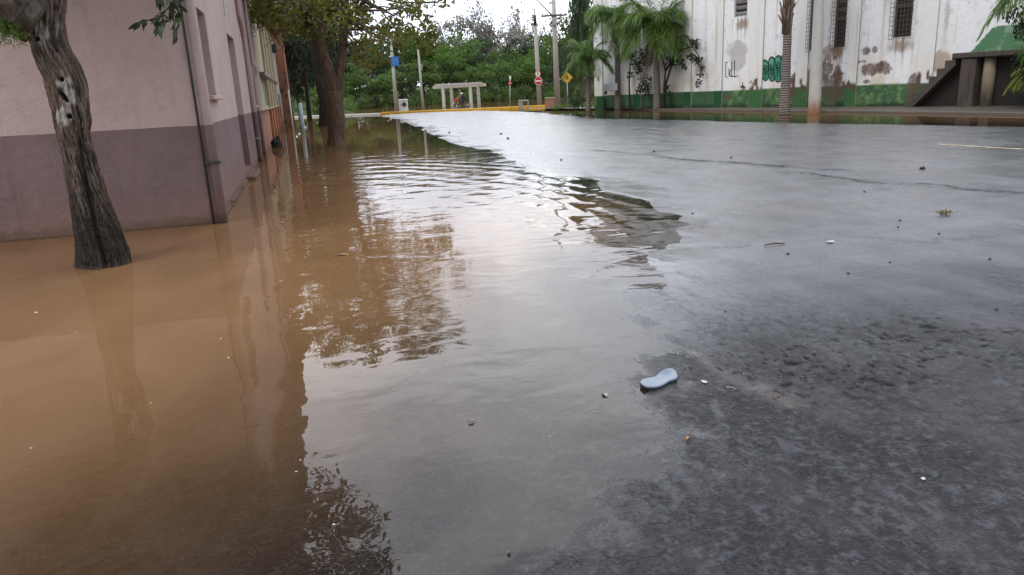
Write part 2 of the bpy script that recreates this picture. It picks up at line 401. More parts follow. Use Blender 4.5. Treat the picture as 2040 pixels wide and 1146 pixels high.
    soil = t.mix(t.noise(p, 1.2, 5), (.028,.05,.014), (.07,.10,.025)); base = t.mix(lawn_, base, soil)
    film = t.math('MAXIMUM', t.mrange(h_, .004, .000, 0, 1), t.math('MULTIPLY', t.mrange(t.math('ADD', mid, t.math('MULTIPLY', big, .6)), .66, .86), .85))
    farr = t.n('ShaderNodeSeparateXYZ'); t.l(p, farr.inputs[0])
    fy = t.mrange(farr.outputs[1], 2.5, 7.0, .15, 1.0)
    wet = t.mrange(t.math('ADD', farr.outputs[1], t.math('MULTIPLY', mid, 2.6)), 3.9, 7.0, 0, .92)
    film = t.math('MAXIMUM', t.math('MULTIPLY', film, fy), wet); film = t.math('MAXIMUM', film, t.mrange(h_, .004, .000, 0, .55))
    film = t.math('MULTIPLY', film, t.math('SUBTRACT', 1.0, t.math('MULTIPLY', tone_, .85)))
    film = t.math('MULTIPLY', film, t.math('SUBTRACT', 1.0, lawn_))
    rough = t.math('ADD', t.mrange(mid, .3, .7, .34, .46), t.math('MULTIPLY', tone_, .4))
    rough = t.math('ADD', t.mrange(farr.outputs[1], 2.0, 7.0, .20, .0), rough); rough = t.math('MULTIPLY_ADD', film, -.2, rough); rough = t.math('MAXIMUM', rough, t.math('MULTIPLY', lawn_, .9))
    hgt = t.math('ADD', t.math('MULTIPLY', g1, .7), t.math('MULTIPLY', g2, -.55)); hgt = t.math('ADD', hgt, t.math('MULTIPLY', g3, 1.5)); hgt = t.math('MULTIPLY_ADD', craze, -.5, hgt)
    b = t.n('ShaderNodeBump'); t.l(hgt, b.inputs['Height']); b.inputs['Distance'].default_value = .016
    t.l(t.math('MULTIPLY_ADD', film, -.80, 1.0), b.inputs['Strength'])
    wav = t.math('ADD', t.noise(t.pos(True, (1,.6,1)), 5, 3), t.math('MULTIPLY', t.noise(p, 1.1, 3), 2.2)); b2 = t.bump(wav, .007, .8)
    crough = t.math('ADD', t.mrange(h_, .0, .016, .12, .36), t.mrange(mid, .35, .65, -.07, .10)); spec_ = t.math('MULTIPLY_ADD', tone_, -.22, .24)
    base = t.mix(t.math('MULTIPLY', t.math('MULTIPLY', wet, t.mrange(t.math('MULTIPLY_ADD', big, .7, t.math('MULTIPLY', t.noise(t.pos(True, (.55,1.5,1)), 1.5, 6, .65), .8)), .55, .95, .16, .50)), t.math('MULTIPLY', t.math('SUBTRACT', 1.0, tone_), t.math('SUBTRACT', 1.0, t.math('MAXIMUM', lawn_, t.math('MULTIPLY', stain_, .6))))), base, (.165,.170,.19))  # far road paled: silt film, with the broad sky light put into the colour
    t.pbr(base, rough, b.outputs[0], spec=spec_, **{'Coat Weight': t.math('MULTIPLY', film, .72), 'Coat Roughness': crough, 'Coat IOR': 1.33, 'Coat Normal': b2})
    o = npmesh('ground', V, F, t.m, attrs={'tone': ('F', tone), 'stain': ('F', np.clip(stain,0,1)), 'silt': ('F', np.clip(silt,0,1)), 'hgt': ('F', Z), 'lawn': ('F', lawn), 'grain': ('F', grain)})
    tag(o, 'wet dark asphalt road with the flooded ground around it', None, kind='structure')
build_ground()

def build_water():
    ys = [-12., -6, -2, 0, 1.0]; y = 1.2
    while y < 125: ys.append(y); y += max(.03, .009*y**1.4)
    ys += [130, 150]
    xs = axis([(-120,-20,10),(-20,-5,.5),(-5,6,.06),(6,24,.2),(24,60,2),(60,150,15)])
    X, Y = np.meshgrid(xs, np.array(ys)); Z, D = ground_z(X, Y)
    ny, nx = X.shape; i = np.arange(ny*nx).reshape(ny, nx)
    F = np.stack([i[:-1,:-1].ravel(), i[:-1,1:].ravel(), i[1:,1:].ravel(), i[1:,:-1].ravel()], 1)
    keep = (-Z).ravel()[F].max(1) > -.03; F = F[keep]
    V = np.stack([X.ravel(), Y.ravel(), np.zeros(X.size)], 1)
    t = NT('muddy_water'); p = t.pos(True); s = t.n('ShaderNodeSeparateXYZ'); t.l(p, s.inputs[0]); x, y = s.outputs[0], s.outputs[1]
    dep = t.attr('dep')
    cloud = t.noise(t.pos(True, (1,.5,1)), 1.1, 5, .6, .5)
    op = t.math('SUBTRACT', 1.0, t.math('POWER', 2.718, t.math('MULTIPLY', t.math('POWER', t.math('MULTIPLY', dep, 7.0), 1.6), -1.0)))
    mud = t.mix(t.mrange(cloud, .3, .7), (.215,.118,.055), (.272,.153,.074))
    # ripples: arcs spreading from the middle of the flooded lane, plus small chop
    dx = t.math('SUBTRACT', x, .4); dy = t.math('MULTIPLY', t.math('SUBTRACT', y, 8.0), .45)
    r = t.math('SQRT', t.math('ADD', t.math('MULTIPLY', dx, dx), t.math('MULTIPLY', dy, dy)))
    wob = t.noise(t.pos(True, (1,.5,1)), .8, 3)
    ring = t.math('SINE', t.math('MULTIPLY', t.math('MULTIPLY_ADD', wob, .55, r), 15.0))
    env = t.math('MULTIPLY', t.mrange(r, 1.2, 2.6), t.mrange(r, 5.2, 4.3))
    env = t.math('MULTIPLY', env, t.mrange(y, 5.0, 8.5, .25, 1)); env = t.math('MULTIPLY', env, t.mrange(x, -1.2, .8, .15, 1))
    env = t.math('MULTIPLY', env, t.mrange(t.noise(p, .55, 2), .33, .6, .35, 1.0))
    h = t.math('MULTIPLY', t.math('MULTIPLY', ring, env), .0026)
    n1 = t.noise(t.pos(True, (.8,1.0,1)), 1.7, 2, .45, .5); n2 = t.noise(t.pos(True, (.7,1.0,1)), 5.0, 2, .5, .6); n3 = t.noise(p, 22, 3, .55, .6)
    act = t.mrange(t.math('ADD', x, t.math('MULTIPLY', t.noise(p, .5, 2), 1.2)), -.6, 1.6, .30, 1.0)
    act = t.math('MULTIPLY', act, t.mrange(y, 17, 26, 1, .05)); act = t.math('MULTIPLY', act, t.mrange(x, 8, 11, 1, .04))
    h = t.math('ADD', h, t.math('MULTIPLY', t.math('MULTIPLY', n1, act), .013))
    h = t.math('ADD', h, t.math('MULTIPLY', t.math('MULTIPLY', n2, act), .0021))
    sh = t.math('MULTIPLY', t.mrange(x, .2, 1.2, .0, 1), t.mrange(y, 4.5, 8, 1, .1))
    h = t.math('ADD', h, t.math('MULTIPLY', t.math('MULTIPLY', n3, sh), .0006))
    bp = t.bump(h, 1.0)
    dif = t.n('ShaderNodeBsdfDiffuse'); t.l(mud, dif.inputs[0]); tr = t.n('ShaderNodeBsdfTransparent'); tr.inputs[0].default_value = (.93,.86,.78,1)
    m1 = t.n('ShaderNodeMixShader'); t.l(op, m1.inputs[0]); t.l(tr.outputs[0], m1.inputs[1]); t.l(dif.outputs[0], m1.inputs[2])
    gl = t.n('ShaderNodeBsdfGlossy'); gl.inputs['Roughness'].default_value = .015; t.l(bp, gl.inputs['Normal'])
    fr = t.n('ShaderNodeFresnel'); fr.inputs[0].default_value = 1.38; t.l(bp, fr.inputs['Normal'])
    m2 = t.n('ShaderNodeMixShader'); t.l(fr.outputs[0], m2.inputs[0]); t.l(m1.outputs[0], m2.inputs[1]); t.l(gl.outputs[0], m2.inputs[2])
    t.l(m2.outputs[0], t.out.inputs[0])
    o = npmesh('water', V, F, t.m, attrs={'dep': ('F', np.maximum(0, -Z))})
    tag(o, 'brown rippled floodwater lying over the street', None, kind='structure')
build_water()
# ------------------------------------------------------------------ walls with openings
def holed(o, u, n, us0, us1, z0, z1, holes, depth, du=0.6, dz=0.6):
    o = np.asarray(o, float); u = np.asarray(u, float); n = np.asarray(n, float)
    def lines(a, b, st, ex):
        k = max(1, int(round((b-a)/st))); L = list(np.linspace(a, b, k+1))
        L = [q for q in L if all(abs(q-e) > st*.35 for e in ex if a < e < b) or q in (a, b)]
        return np.array(sorted(set(L+[e for e in ex if a < e < b])))
    U = lines(us0, us1, du, [h[0] for h in holes]+[h[1] for h in holes]); Z = lines(z0, z1, dz, [h[2] for h in holes]+[h[3] for h in holes])
    UU, ZZ = np.meshgrid(U, Z); ny, nx = UU.shape; i = np.arange(ny*nx).reshape(ny, nx)
    F = np.stack([i[:-1,:-1], i[:-1,1:], i[1:,1:], i[1:,:-1]], -1)
    cu = (U[:-1]+U[1:])/2; cz = (Z[:-1]+Z[1:])/2; CU, CZ = np.meshgrid(cu, cz); keep = np.ones(CU.shape, bool)
    for a, b, c, d in holes: keep &= ~((CU > a) & (CU < b) & (CZ > c) & (CZ < d))
    F = F[keep]
    uv = np.stack([UU.ravel(), ZZ.ravel()], 1); V = o+uv[:, :1]*u+np.stack([0*uv[:,1], 0*uv[:,1], uv[:,1]], 1)
    V = list(V); F = [tuple(f) for f in F]; uvl = [tuple(q) for q in uv]
    for a, b, c, d in holes:
        k = len(V)
        for (p, q) in [(a,c),(b,c),(b,d),(a,d)]: V.append(o+p*u+np.array([0,0,q])); uvl.append((p, q))
        for (p, q) in [(a,c),(b,c),(b,d),(a,d)]: V.append(o+p*u+np.array([0,0,q])-depth*n); uvl.append((p, q))
        for j in range(4): F.append((k+j, k+4+j, k+4+(j+1)%4, k+(j+1)%4))
    return np.array(V), np.array(F), np.array(uvl)

XW = -1.18
def yz(x, y, X=XW):
    q = atx(x, y, X); return q[1], q[2]
# plaster in two tones, the darker dado ending at a painted line
def pinkmat(name, up, low, line=1.25, bmp=.014, brown=.6):
    t = NT(name); p = t.pos(True); s = t.n('ShaderNodeSeparateXYZ'); t.l(p, s.inputs[0]); z = s.outputs[2]
    n1 = t.noise(p, .9, 5, .6); n2 = t.noise(p, 7, 5, .6); n3 = t.noise(p, 48, 5, .7); n4 = t.noise(t.pos(True, (5,5,.45)), 1.2, 6, .65)
    cu = t.mix(t.mrange(n1, .3, .7), sc(up, .9), sc(up, 1.08)); cu = t.mix(t.math('MULTIPLY', t.mrange(n2, .5, .75), .5), cu, sc(up, .74))
    cu = t.mix(t.math('MULTIPLY', t.mrange(t.noise(t.pos(True, (3,3,.35)), 1.5, 6, .65), .52, .75), .4), cu, sc(up, .62))
    cu = t.mix(t.math('MULTIPLY', t.mrange(t.noise(p, 2.6, 5, .6), .56, .74), .30), cu, (.46,.30,.25))
    cl = t.mix(t.mrange(n1, .3, .7), sc(low, .86), sc(low, 1.1)); cl = t.mix(t.math('MULTIPLY', t.mrange(n2, .52, .74), .4), cl, sc(low, 1.3))
    # damp brown stain creeping up from the flood line, and streaks below the sills
    dz = t.math('ADD', z, t.math('MULTIPLY_ADD', n1, -1.1, .5)); damp = t.mrange(dz, .62, .12)
    cl = t.mix(t.math('MULTIPLY', damp, brown), cl, (.24,.14,.115))
    cl = t.mix(t.math('MULTIPLY', t.mrange(n4, .55, .72), .55), cl, (.15,.10,.095))
    cl = t.mix(t.math('MULTIPLY', t.mrange(t.math('ADD', z, t.math('MULTIPLY', n2, -.22)), .06, -.06), .7), cl, (.13,.082,.058)); cl = t.mix(t.mrange(z, .035, .0), cl, (.085,.055,.038))
    ed = t.math('ADD', z, t.math('MULTIPLY_ADD', n2, .02, -.01)); col = t.mix(t.mrange(ed, line-.004, line+.004, smooth=False), cl, cu)
    h = t.math('ADD', t.math('MULTIPLY', n3, .7), t.math('MULTIPLY', n2, 1.3))
    return t.pbr(col, .82, t.bump(h, bmp), spec=.25)
PINK_UP, PINK_LOW = (.50,.392,.37), (.20,.142,.143)
M_pink = pinkmat('pink_plaster', PINK_UP, PINK_LOW); M_pipe = pinkmat('painted_pipe', (.47,.38,.385), (.24,.175,.185), bmp=.001, brown=.25)
M_panel = pinkmat('blind_panel_paint', (.20,.145,.138), (.10,.065,.069)); M_dark = simple('dark_iron', (.03,.03,.033), .6); M_tile = simple('clay_tile', (.30,.13,.07), .8, .35, 3)
M_conc = simple('weathered_concrete', (.30,.28,.25), .85, .3, 4, .01, dirt=((.10,.085,.07), .6)); M_wood = simple('dark_timber', (.09,.06,.045), .75, .3, 4, .006)
M_white = simple('white_paint', (.72,.72,.70), .55, .1, 5, .002, dirt=((.35,.30,.25), .4)); M_grey = simple('grey_metal', (.32,.33,.34), .45, .15, 8, .002, .3); M_black = simple('black_rubber', (.02,.02,.022), .6)
M_glass = simple('dark_glass', (.02,.022,.025), .12, .1, 3, .0)

def pink_house():
    root = thing('pink_house', 'two-tone pink and mauve plastered corner house standing in the flood behind the leaning trunk', 'house', (XW, 10.18, 0))
    P = root; W = lambda x, y, z: (x-XW, y-10.18, z)
    y0, y1, H = 10.18, 23.4, 5.3
    w1 = (yz(387,10)[0], yz(407,28)[0]+.0, 1.62, 2.77); d2 = (yz(451,66)[0], yz(465,76)[0], .16, 2.80)
    q = yz(496,150); q2 = yz(506,210); sl = (q[0], q[0]+1.1, q2[1], q[1])
    holes = [(a-10.18, b-10.18, c, d) for a, b, c, d in (w1, d2, sl)]
    V, F, _ = holed((0,0,0), (0,1,0), (1,0,0), 0, y1-y0, -1, H, holes, .20)
    V2, F2, _ = holed((-8,0,0), (1,0,0), (0,-1,0), 0, 8, -1, H, [], .2)
    n = len(V); VV = np.vstack([V, V2, [[-8,y1-y0,-1],[-8,y1-y0,H],[0,y1-y0,-1],[0,y1-y0,H],[-8,0,-1],[-8,0,H]]]); m = n+len(V2)
    FF = [tuple(f) for f in F]+[tuple(n+np.array(f)) for f in F2]+[(m+2,m,m+1,m+3),(m,m+4,m+5,m+1)]
    npmesh('wall', VV, FF, M_pink, P, smooth=False)
    for (a, b, c, d), nm in zip(holes, ('window', 'door', 'window')):
        k = MB().box((-.19, (a+b)/2, (c+d)/2), (.03, b-a-.004, d-c-.004))
        o = k.build(nm, M_panel if nm != 'window' or d-c > 1.0 and c > 1.5 else M_glass, P)
        if nm == 'window': MB().box((.03, (a+b)/2, c-.035), (.12, b-a+.10, .06), bev=.01).build('sill', M_pink, o)
        if nm == 'door':
            MB().box((.07, (a+b)/2, -.04), (.22, b-a+.1, .22), bev=.02).build('step', M_pink, o)
    if True:
        a, b, c, d = holes[2]; k = MB()
        for f in (.33, .66): k.box((-.12, (a+b)/2, c+(d-c)*f), (.05, b-a-.01, .05))
        k.build('glazing_bar', M_wood, P)
    # big painted downpipe down the corner, with its clamp
    k = MB().tube([(.045,.02,-.6),(.045,.02,H-.25)], .062, 16); pipe = k.build('downpipe', M_pipe, P, True)
    for z in (.78, 2.9, 4.4): MB().box((.045,-.05,z), (.19,.03,.03)).box((.045,.035,z), (.16,.16,.026), bev=.01).build('pipe_clamp', M_dark, pipe)
    MB().tube([(-.06,-.018,-.5),(-.06,-.018,4.8)], .014, 8).build('cable', M_dark, P, True)  # thin dark tube standing in for the shadow gap beside the downpipe
    ya = yz(518,345)[0]-10.18
    k = MB().tube([(.06,ya,-.6),(.06,ya,2.98),(.06,ya-.05,3.10),(.06,ya-.35,3.34),(.06,ya-.8,3.50),(.06,ya-.85,H-.2)], .055, 14); pipe = k.build('downpipe', M_pipe, P, True)
    for z in (.6, 1.9): MB().box((.05, ya, z), (.15,.15,.03), bev=.01).build('pipe_clamp', M_grey, pipe)
    yb = y1-10.18-.5
    MB().tube([(.05,yb,-.6),(.05,yb,2.15),(.13,yb,2.3),(.13,yb,2.42),(.05,yb,2.55),(.05,yb,H-.2)], .045, 12).build('downpipe', M_pipe, P, True)
    # small triangular plate
    y_, z_ = yz(447,18); s_ = .17
    MB().prism([(-s_,-s_*.9),(-s_,s_*.9),(s_*1.1,0)], (.002, y_-10.18, z_), (0,1,0), (0,0,1), (1,0,0), .012).build('triangle_plate', simple('pale_green_plate', (.30,.40,.38), .5), P)
    k = MB().prism([(-.45,H),(.35,H),(.35,H+.12),(-4,H+2.1),(-8.4,H+.12),(-8.4,H)], (0,-.45,0), (1,0,0), (0,0,1), (0,1,0), y1-y0+.7)
    k.build('roof', M_tile, P)
    for v in (0,): MB().tube([(.40,-.45,H+.03),(.40,y1-y0+.2,H+.03)], .07, 10).build('gutter', M_pipe, P, True)
    # crumbled plaster skirt at the flood line
    k = MB()
    for i in range(12):
        yy = .5+i*.42+random.uniform(-.1,.1); k.box((.012, yy, -.02+random.uniform(-.02,.03)), (.03+random.random()*.03, .40, .12), bev=.01)
    k.build('plaster_skirt', M_pink, P)
pink_house()

def cream_house():
    X = XW+.03
    ye = 45.0; y0 = 23.6
    root = thing('cream_house', 'weathered cream and orange house just past the pink house', 'house', (X, y0, 0))
    t = NT('cream_orange_plaster'); p = t.pos(True); s = t.n('ShaderNodeSeparateXYZ'); t.l(p, s.inputs[0]); z = s.outputs[2]
    n1 = t.noise(p, 1.2, 6, .62); n4 = t.noise(t.pos(True, (3,1.6,.25)), 1.3, 6, .65)
    cu = t.mix(n1, (.36,.31,.21), (.56,.50,.37)); cu = t.mix(t.math('MULTIPLY', t.mrange(n4, .5, .7), .6), cu, (.25,.22,.16))
    cl = t.mix(n1, (.34,.13,.07), (.50,.23,.13)); cl = t.mix(t.math('MULTIPLY', t.mrange(n4, .5, .64), .8), cl, (.10,.075,.06)); cl = t.mix(t.mrange(z, .5, .0), cl, (.25,.12,.07))
    col = t.mix(t.mrange(t.math('ADD', z, t.math('MULTIPLY', n1, .03)), 1.24, 1.26, smooth=False), cl, cu)
    mat = t.pbr(col, .85, t.bump(t.noise(p, 40, 4), .008))
    mg = simple('green_stained_plaster', (.42,.45,.38), .85, .3, 2.2, .006)
    H = 5.0; D = ye-y0
    def Y(x, y): return yz(x, y, X)[0]-y0
    w = (Y(517,146), Y(529,150), 1.35, 2.35)
    V, F, _ = holed((0,0,0), (0,1,0), (1,0,0), 0, D, -1, H, [w], .14)
    n = len(V); VV = np.vstack([V, [[0,0,-1],[0,0,H],[-7,0,-1],[-7,0,H],[-7,D,-1],[-7,D,H],[0,D,-1],[0,D,H]]])
    FF = [tuple(f) for f in F]+[(n+2,n,n+1,n+3),(n+4,n+2,n+3,n+5),(n+6,n+4,n+5,n+7)]
    npmesh('wall', VV, FF, mat, root, smooth=False)
    o = MB().box((-.12, (w[0]+w[1])/2, (w[2]+w[3])/2), (.03, w[1]-w[0]-.004, w[3]-w[2]-.004)).build('window', mg, root)
    MB().box((.06, (w[0]+w[1])/2, w[3]+.05), (.22, w[1]-w[0]+.5, .10), bev=.02).build('lintel', M_conc, o)
    for ya, wd in ((7.4, .5), (10.5, .5), (14.5, .5), (18.6, .5), (D-.3, .55)):
        MB().box((.05, ya, H/2-.5), (.10, wd, H+1), bev=.02).build('pilaster', mat, root)
        MB().box((.09, ya, 2.42), (.2, wd+.16, .14), bev=.03).build('corbel', M_conc, root)
    MB().box((.04, D/2, 1.24), (.10, D-.02, .05), bev=.01).build('string_course', mat, root)
    MB().tube([(.16,D-.7,-.5),(.16,D-.7,1.9)], .05, 10).build('downpipe', M_grey, root, True)
    MB().box((.13, D-1.6, 3.3), (.13,.22,2.9), bev=.015).build('gutter_duct', M_white, root)
    b = MB().box((.2, D-2.6, 4.15), (.30,.55,.42), bev=.04); b.build('vent_box', M_dark, root)
    MB().prism([(-7.3,H),(.35,H),(.35,H+.1),(-3.5,H+1.7),(-7.3,H+.1)], (0,-.0,0), (1,0,0), (0,0,1), (0,1,0), D+.2).build('roof', M_tile, root)
cream_house()

def brick_house():
    Yw = 46.5; xr = aty(583, 250, Yw)[0]
    root = thing('brick_house', 'reddish brick house with a white corner strip beyond the cream house', 'house', (xr, Yw, 0))
    t = NT('old_brick'); n = t.noise(t.pos(True), 2.2, 6, .65); b = t.n('ShaderNodeTexBrick')
    mp = t.n('ShaderNodeMapping'); mp.inputs['Rotation'].default_value = (R(90),0,0); t.l(t.pos(True), mp.inputs[0]); t.l(mp.outputs[0], b.inputs['Vector'])
    b.inputs['Scale'].default_value = 4; b.inputs['Color1'].default_value = (.34,.13,.07,1); b.inputs['Color2'].default_value = (.24,.09,.055,1); b.inputs['Mortar'].default_value = (.28,.22,.18,1)
    col = t.mix(t.mrange(n, .5, .66), b.outputs[0], (.07,.055,.045)); m = t.pbr(col, .9, t.bump(n, .02))
    MB().box((-3.5, 4, 2.2), (7, 8, 6.4)).build('wall', m, root)
    MB().tube([(.0,0,-.6),(.0,0,2.1)], .045, 8).build('corner_strip', M_white, root, True)
    MB().prism([(.3,5.4),(-3.5,7.0),(-7.3,5.4)], (0,-.25,0), (1,0,0), (0,0,1), (0,1,0), 8.5).build('roof', M_tile, root)
    q = at(538, 294)
    k = MB(); NU, NV = 22, 14; V = []; F = []
    for j in range(NV+1):
        for i in range(NU):
            th = math.pi*j/NV; ph = 2*math.pi*i/NU; rr = 1+.16*math.sin(3*ph+1.3*j*.5)+.12*math.sin(5*th+ph)
            rr *= .78+.10*math.sin(7*ph+4*th); V.append((.22*rr*math.sin(th)*math.cos(ph), .24*rr*math.sin(th)*math.sin(ph), .20+.30*rr*math.cos(th)-.10))
    for j in range(NV):
        for i in range(NU): F.append((j*NU+i, (j+1)*NU+i, (j+1)*NU+(i+1)%NU, j*NU+(i+1)%NU))
    o = npmesh('rubbish_bag', V, F, M_black); o.location = (XW+.3, q[1], -.05)
    tag(o, 'dark rounded bag slumped at the waterline against the orange wall', 'bag')
brick_house()

# ------------------------------------------------------------------ white hall on the right
WO = at(1185,214,.15); WE = at(1800,208.5,.15); WO[2] = WE[2] = 0
WU = (WE-WO)/np.linalg.norm(WE-WO); WN = np.array([WU[1], -WU[0], 0.0])        # outward
if WN @ (EYE-WO) < 0: WN = -WN
def wuz(x, y, off=0.0):
    d = ray(x, y); o = WO+off*WN; t = ((o-EYE) @ WN)/(d @ WN); q = EYE+t*d; return (q-o) @ WU, q[2]
def wpt(u, z, off=0.0): return WO+u*WU+off*WN+np.array([0,0,z])
SWZ = .085
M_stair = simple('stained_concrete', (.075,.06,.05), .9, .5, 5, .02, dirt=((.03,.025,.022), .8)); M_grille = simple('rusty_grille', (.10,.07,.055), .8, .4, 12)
def hall():
    root = thing('white_hall', 'long white hall with a green dado, peeling plaster and painted lettering', 'building')
    U1, H = 34.0, 8.6
    wins = []
    for (xl, xr, yb, top, kind) in [(1462,1488,35,None,'louvre'), (1611,1623,101,None,'tall'), (1660,1678,96,None,'tall'), (1777,1814,76,None,'tall')]:
        ul, zb = wuz(xl, yb); ur, _ = wuz(xr, yb); wins.append((ul, max(ur, ul+.55), zb, zb+(1.6 if kind == 'louvre' else 3.0), kind))
    uu = 24.8
    for k in range(2): wins.append((uu+k*3.6, uu+k*3.6+1.1, 4.3, 5.9, 'louvre'))
    holes = [w[:4] for w in wins]
    V, F, uv = holed(WO, WU, WN, 0, U1, -.6, H, holes, .22, .05, .045)
    u, z = uv[:,0], uv[:,1]
    n1 = fbm(u*1.1, z*.9, o=4); n2 = fbm(u*5, z*4, o=5); st = fbm(u*4.5, z*.22+5, o=5); st2 = fbm(u*13, z*.35+2, o=4); fine = fbm(u*18, z*15, o=3)
    def lerp(c, k, m): m = np.clip(m, 0, 1)[:, None]; return c*(1-m)+np.array(k)*m
    c = np.tile(np.array([.80,.81,.835]), (len(u),1)); c = lerp(c, (.68,.67,.65), sstep(.0,.5,n1)*.5)
    c = lerp(c, (.38,.35,.31), sstep(.15,.6,st)*.38); c = lerp(c, (.30,.28,.25), sstep(.32,.62,st2)*.32)
    c = lerp(c, (.33,.32,.31), sstep(.25,.5,n2+.25*st)*.35*sstep(1.2,2.2,z))
    c = lerp(c, (.62,.50,.30), sstep(2.4,1.0,z)*sstep(-.3,.35,n1+.5*st)*.55)
    def ell(x, y, rx, ry, k=.75):
        u0, z0 = wuz(x, y); u1, _ = wuz(x+rx, y); _, z1 = wuz(x, y-ry); return np.sqrt(((u-u0)/abs(u1-u0))**2+((z-z0)/abs(z1-z0))**2)-1-k*(.7*n2+.5*st+.3*fine)
    for (x, y, rx, ry) in [(1480,48,12,9),(1793,92,22,12),(1668,105,12,10),(1650,108,9,20)]: c = lerp(c, (.24,.16,.11), sstep(.6,-.5,ell(x,y,rx,ry))*.75)
    for w in wins:                                                                    # rusty runs below the sills
        m = sstep(w[0]-.2, w[0]+.1, u)*sstep(w[1]+.2, w[1]-.1, u)*sstep(w[2]-1.6, w[2], z)*(z < w[2]); c = lerp(c, (.22,.13,.08), m*sstep(-.15,.4,st2+.3*st)*.8)
    x5 = lambda a, b: (1160+a/4.08, b/4.08)
    c = lerp(c, (.62,.62,.64), sstep(.1,-.1,ell(1467,98,22,18,.35))*.9)                    # repainted panel with a grey lower half
    c = lerp(c, (.47,.46,.44), sstep(.1,-.1,ell(1470,112,18,30,.3))*.75)
    # dado, higher and fresher towards the near end
    ztop = np.interp(u, [0, wuz(1432,180)[0], wuz(1800,164)[0], U1], [.72+.12, .92, .98, 1.0]); g = sstep(.012, -.012, z-ztop-.02*n1)
    gcol = np.tile(np.array([.055,.125,.065]), (len(u),1)); ub = wuz(1440,190)[0]
    gcol = lerp(gcol, (.115,.205,.075), sstep(ub-.2, ub+.2, u)*sstep(-.35,.25,n2+.6*st+.25*fine)*.75)
    gcol = lerp(gcol, (.21,.28,.12), sstep(ub, ub+.4, u)*sstep(.2,.5,fine+.5*n2)*.8)
    gcol = lerp(gcol, (.10,.20,.09), sstep(-.1,.5,st)*.5*(u < ub)); gcol = lerp(gcol, (.02,.035,.018), sstep(.34,.12,z+.12*n2)*.8)
    c = c*(1-g[:,None])+gcol*g[:,None]
    brown = [(1597,167,22,26),(1583,175,9,26),(1662,172,36,30),(1650,140,10,24),(1668,150,9,22),(1690,163,14,26),(1735,138,22,13),(1762,136,16,12),(1728,163,8,5),
             (1822,176,14,27),(1838,165,10,10),(1445,193,14,6),(1498,190,9,9),(1727,100,10,9),(1742,98,6,7),(1700,124,25,3),(1663,116,4,5),(1818,196,18,10)]
    for (x, y, rx, ry) in brown: c = lerp(c, (.125,.078,.058), sstep(.22,-.12,ell(x,y,rx,ry,.8))*(.82+.3*fine))
    c = lerp(c, (.46,.34,.29), sstep(.1,-.1,ell(1872,125,23,25,.5))*.85); c = lerp(c, (.46,.34,.29), sstep(.1,-.1,ell(1852,138,18,12,.5))*.85)
    # green painted panel above the stair
    poly = [wuz(*q) for q in [(1934,104),(1976,57),(1990,51),(2150,40),(2150,110)]]
    ins = np.zeros(len(u), bool)
    for i in range(len(poly)):
        (ax, ay), (bx, by) = poly[i], poly[(i+1) % len(poly)]; ins ^= ((ay > z) != (by > z)) & (u < (bx-ax)*(z-ay)/(by-ay+1e-12)+ax)
    c = lerp(c, (.06,.19,.08), ins*(.95-.25*sstep(0,.5,n2)))
    c = c*(1+.10*fine[:,None])
    t = NT('painted_hall_plaster'); p = t.pos(True); cc = t.attr('Col', True); fn = t.noise(p, 60, 4)
    cc = t.mix(.25, cc, t.mix(fn, (.0,.0,.0), (.9,.9,.9)), 'OVERLAY'); mat = t.pbr(cc, .85, t.bump(t.math('ADD', t.math('MULTIPLY', fn, .5), t.noise(p, 6, 5)), .012), spec=.2)
    npmesh('wall', V, F, mat, root, {'Col': ('C', np.clip(c, 0, 1))}, smooth=False)
    k = MB(); o = WO
    for (a, b) in [((0,0),(0,-14))]:
        A = WO; B = WO-14*WN
        k.add([A+[0,0,-.6], B+[0,0,-.6], B+[0,0,H], A+[0,0,H]], [(0,1,2,3)])
    C_ = WO+U1*WU; Dd = C_-14*WN; k.add([C_+[0,0,-.6], Dd+[0,0,-.6], Dd+[0,0,H], C_+[0,0,H]], [(0,1,2,3)]); B = WO-14*WN
    k.add([Dd+[0,0,-.6], B+[0,0,-.6], B+[0,0,H], Dd+[0,0,H]], [(0,1,2,3)]); k.build('side_wall', M_white, root)
    k = MB(); k.prism([(.5,H),(.5,H+.15),(-7,H+3),(-14.5,H+.15),(-14.5,H)], WO-.4*WU, WN, (0,0,1), WU, U1+.8); k.build('roof', M_tile, root)
    # pilasters
    for (x, wdt) in [(1196,.62),(1270,.55),(1371,.5),(1432,.5),(1505,.85),(1597,.62),(1696,.5),(1842,.62)]:
        u0 = wuz(x, 170)[0]; hp = .07
        pu, pz = np.meshgrid(np.linspace(u0-wdt/2, u0+wdt/2, 13), np.linspace(-.5, H-.3, 190)); q = pu.size
        idx = np.arange(q).reshape(pu.shape); Fp = np.stack([idx[:-1,:-1].ravel(), idx[:-1,1:].ravel(), idx[1:,1:].ravel(), idx[1:,:-1].ravel()], 1)
        Vp = np.array([wpt(a, b, hp) for a, b in zip(pu.ravel(), pz.ravel())])
        e = np.array([wpt(u0-wdt/2, -.5, 0), wpt(u0-wdt/2, H-.3, 0), wpt(u0+wdt/2, -.5, 0), wpt(u0+wdt/2, H-.3, 0)])
        # nearest painted wall colour, a little yellower
        a, b = pu.ravel(), pz.ravel(); s_ = fbm(a*6, b*.3+3, o=4); m2 = fbm(a*4+2, b*3, o=4)
        cp = np.tile(np.array([.75,.75,.74]), (q,1)); cp = lerp(cp, (.46,.37,.26), sstep(.05,.55,s_)*.45); cp = lerp(cp, (.60,.48,.30), sstep(2.6,.9,b)*sstep(-.2,.4,m2)*.35)
        gz = float(np.interp(u0, [0, wuz(1432,180)[0], wuz(1800,164)[0]], [.84,.92,.98])); gg = b < gz
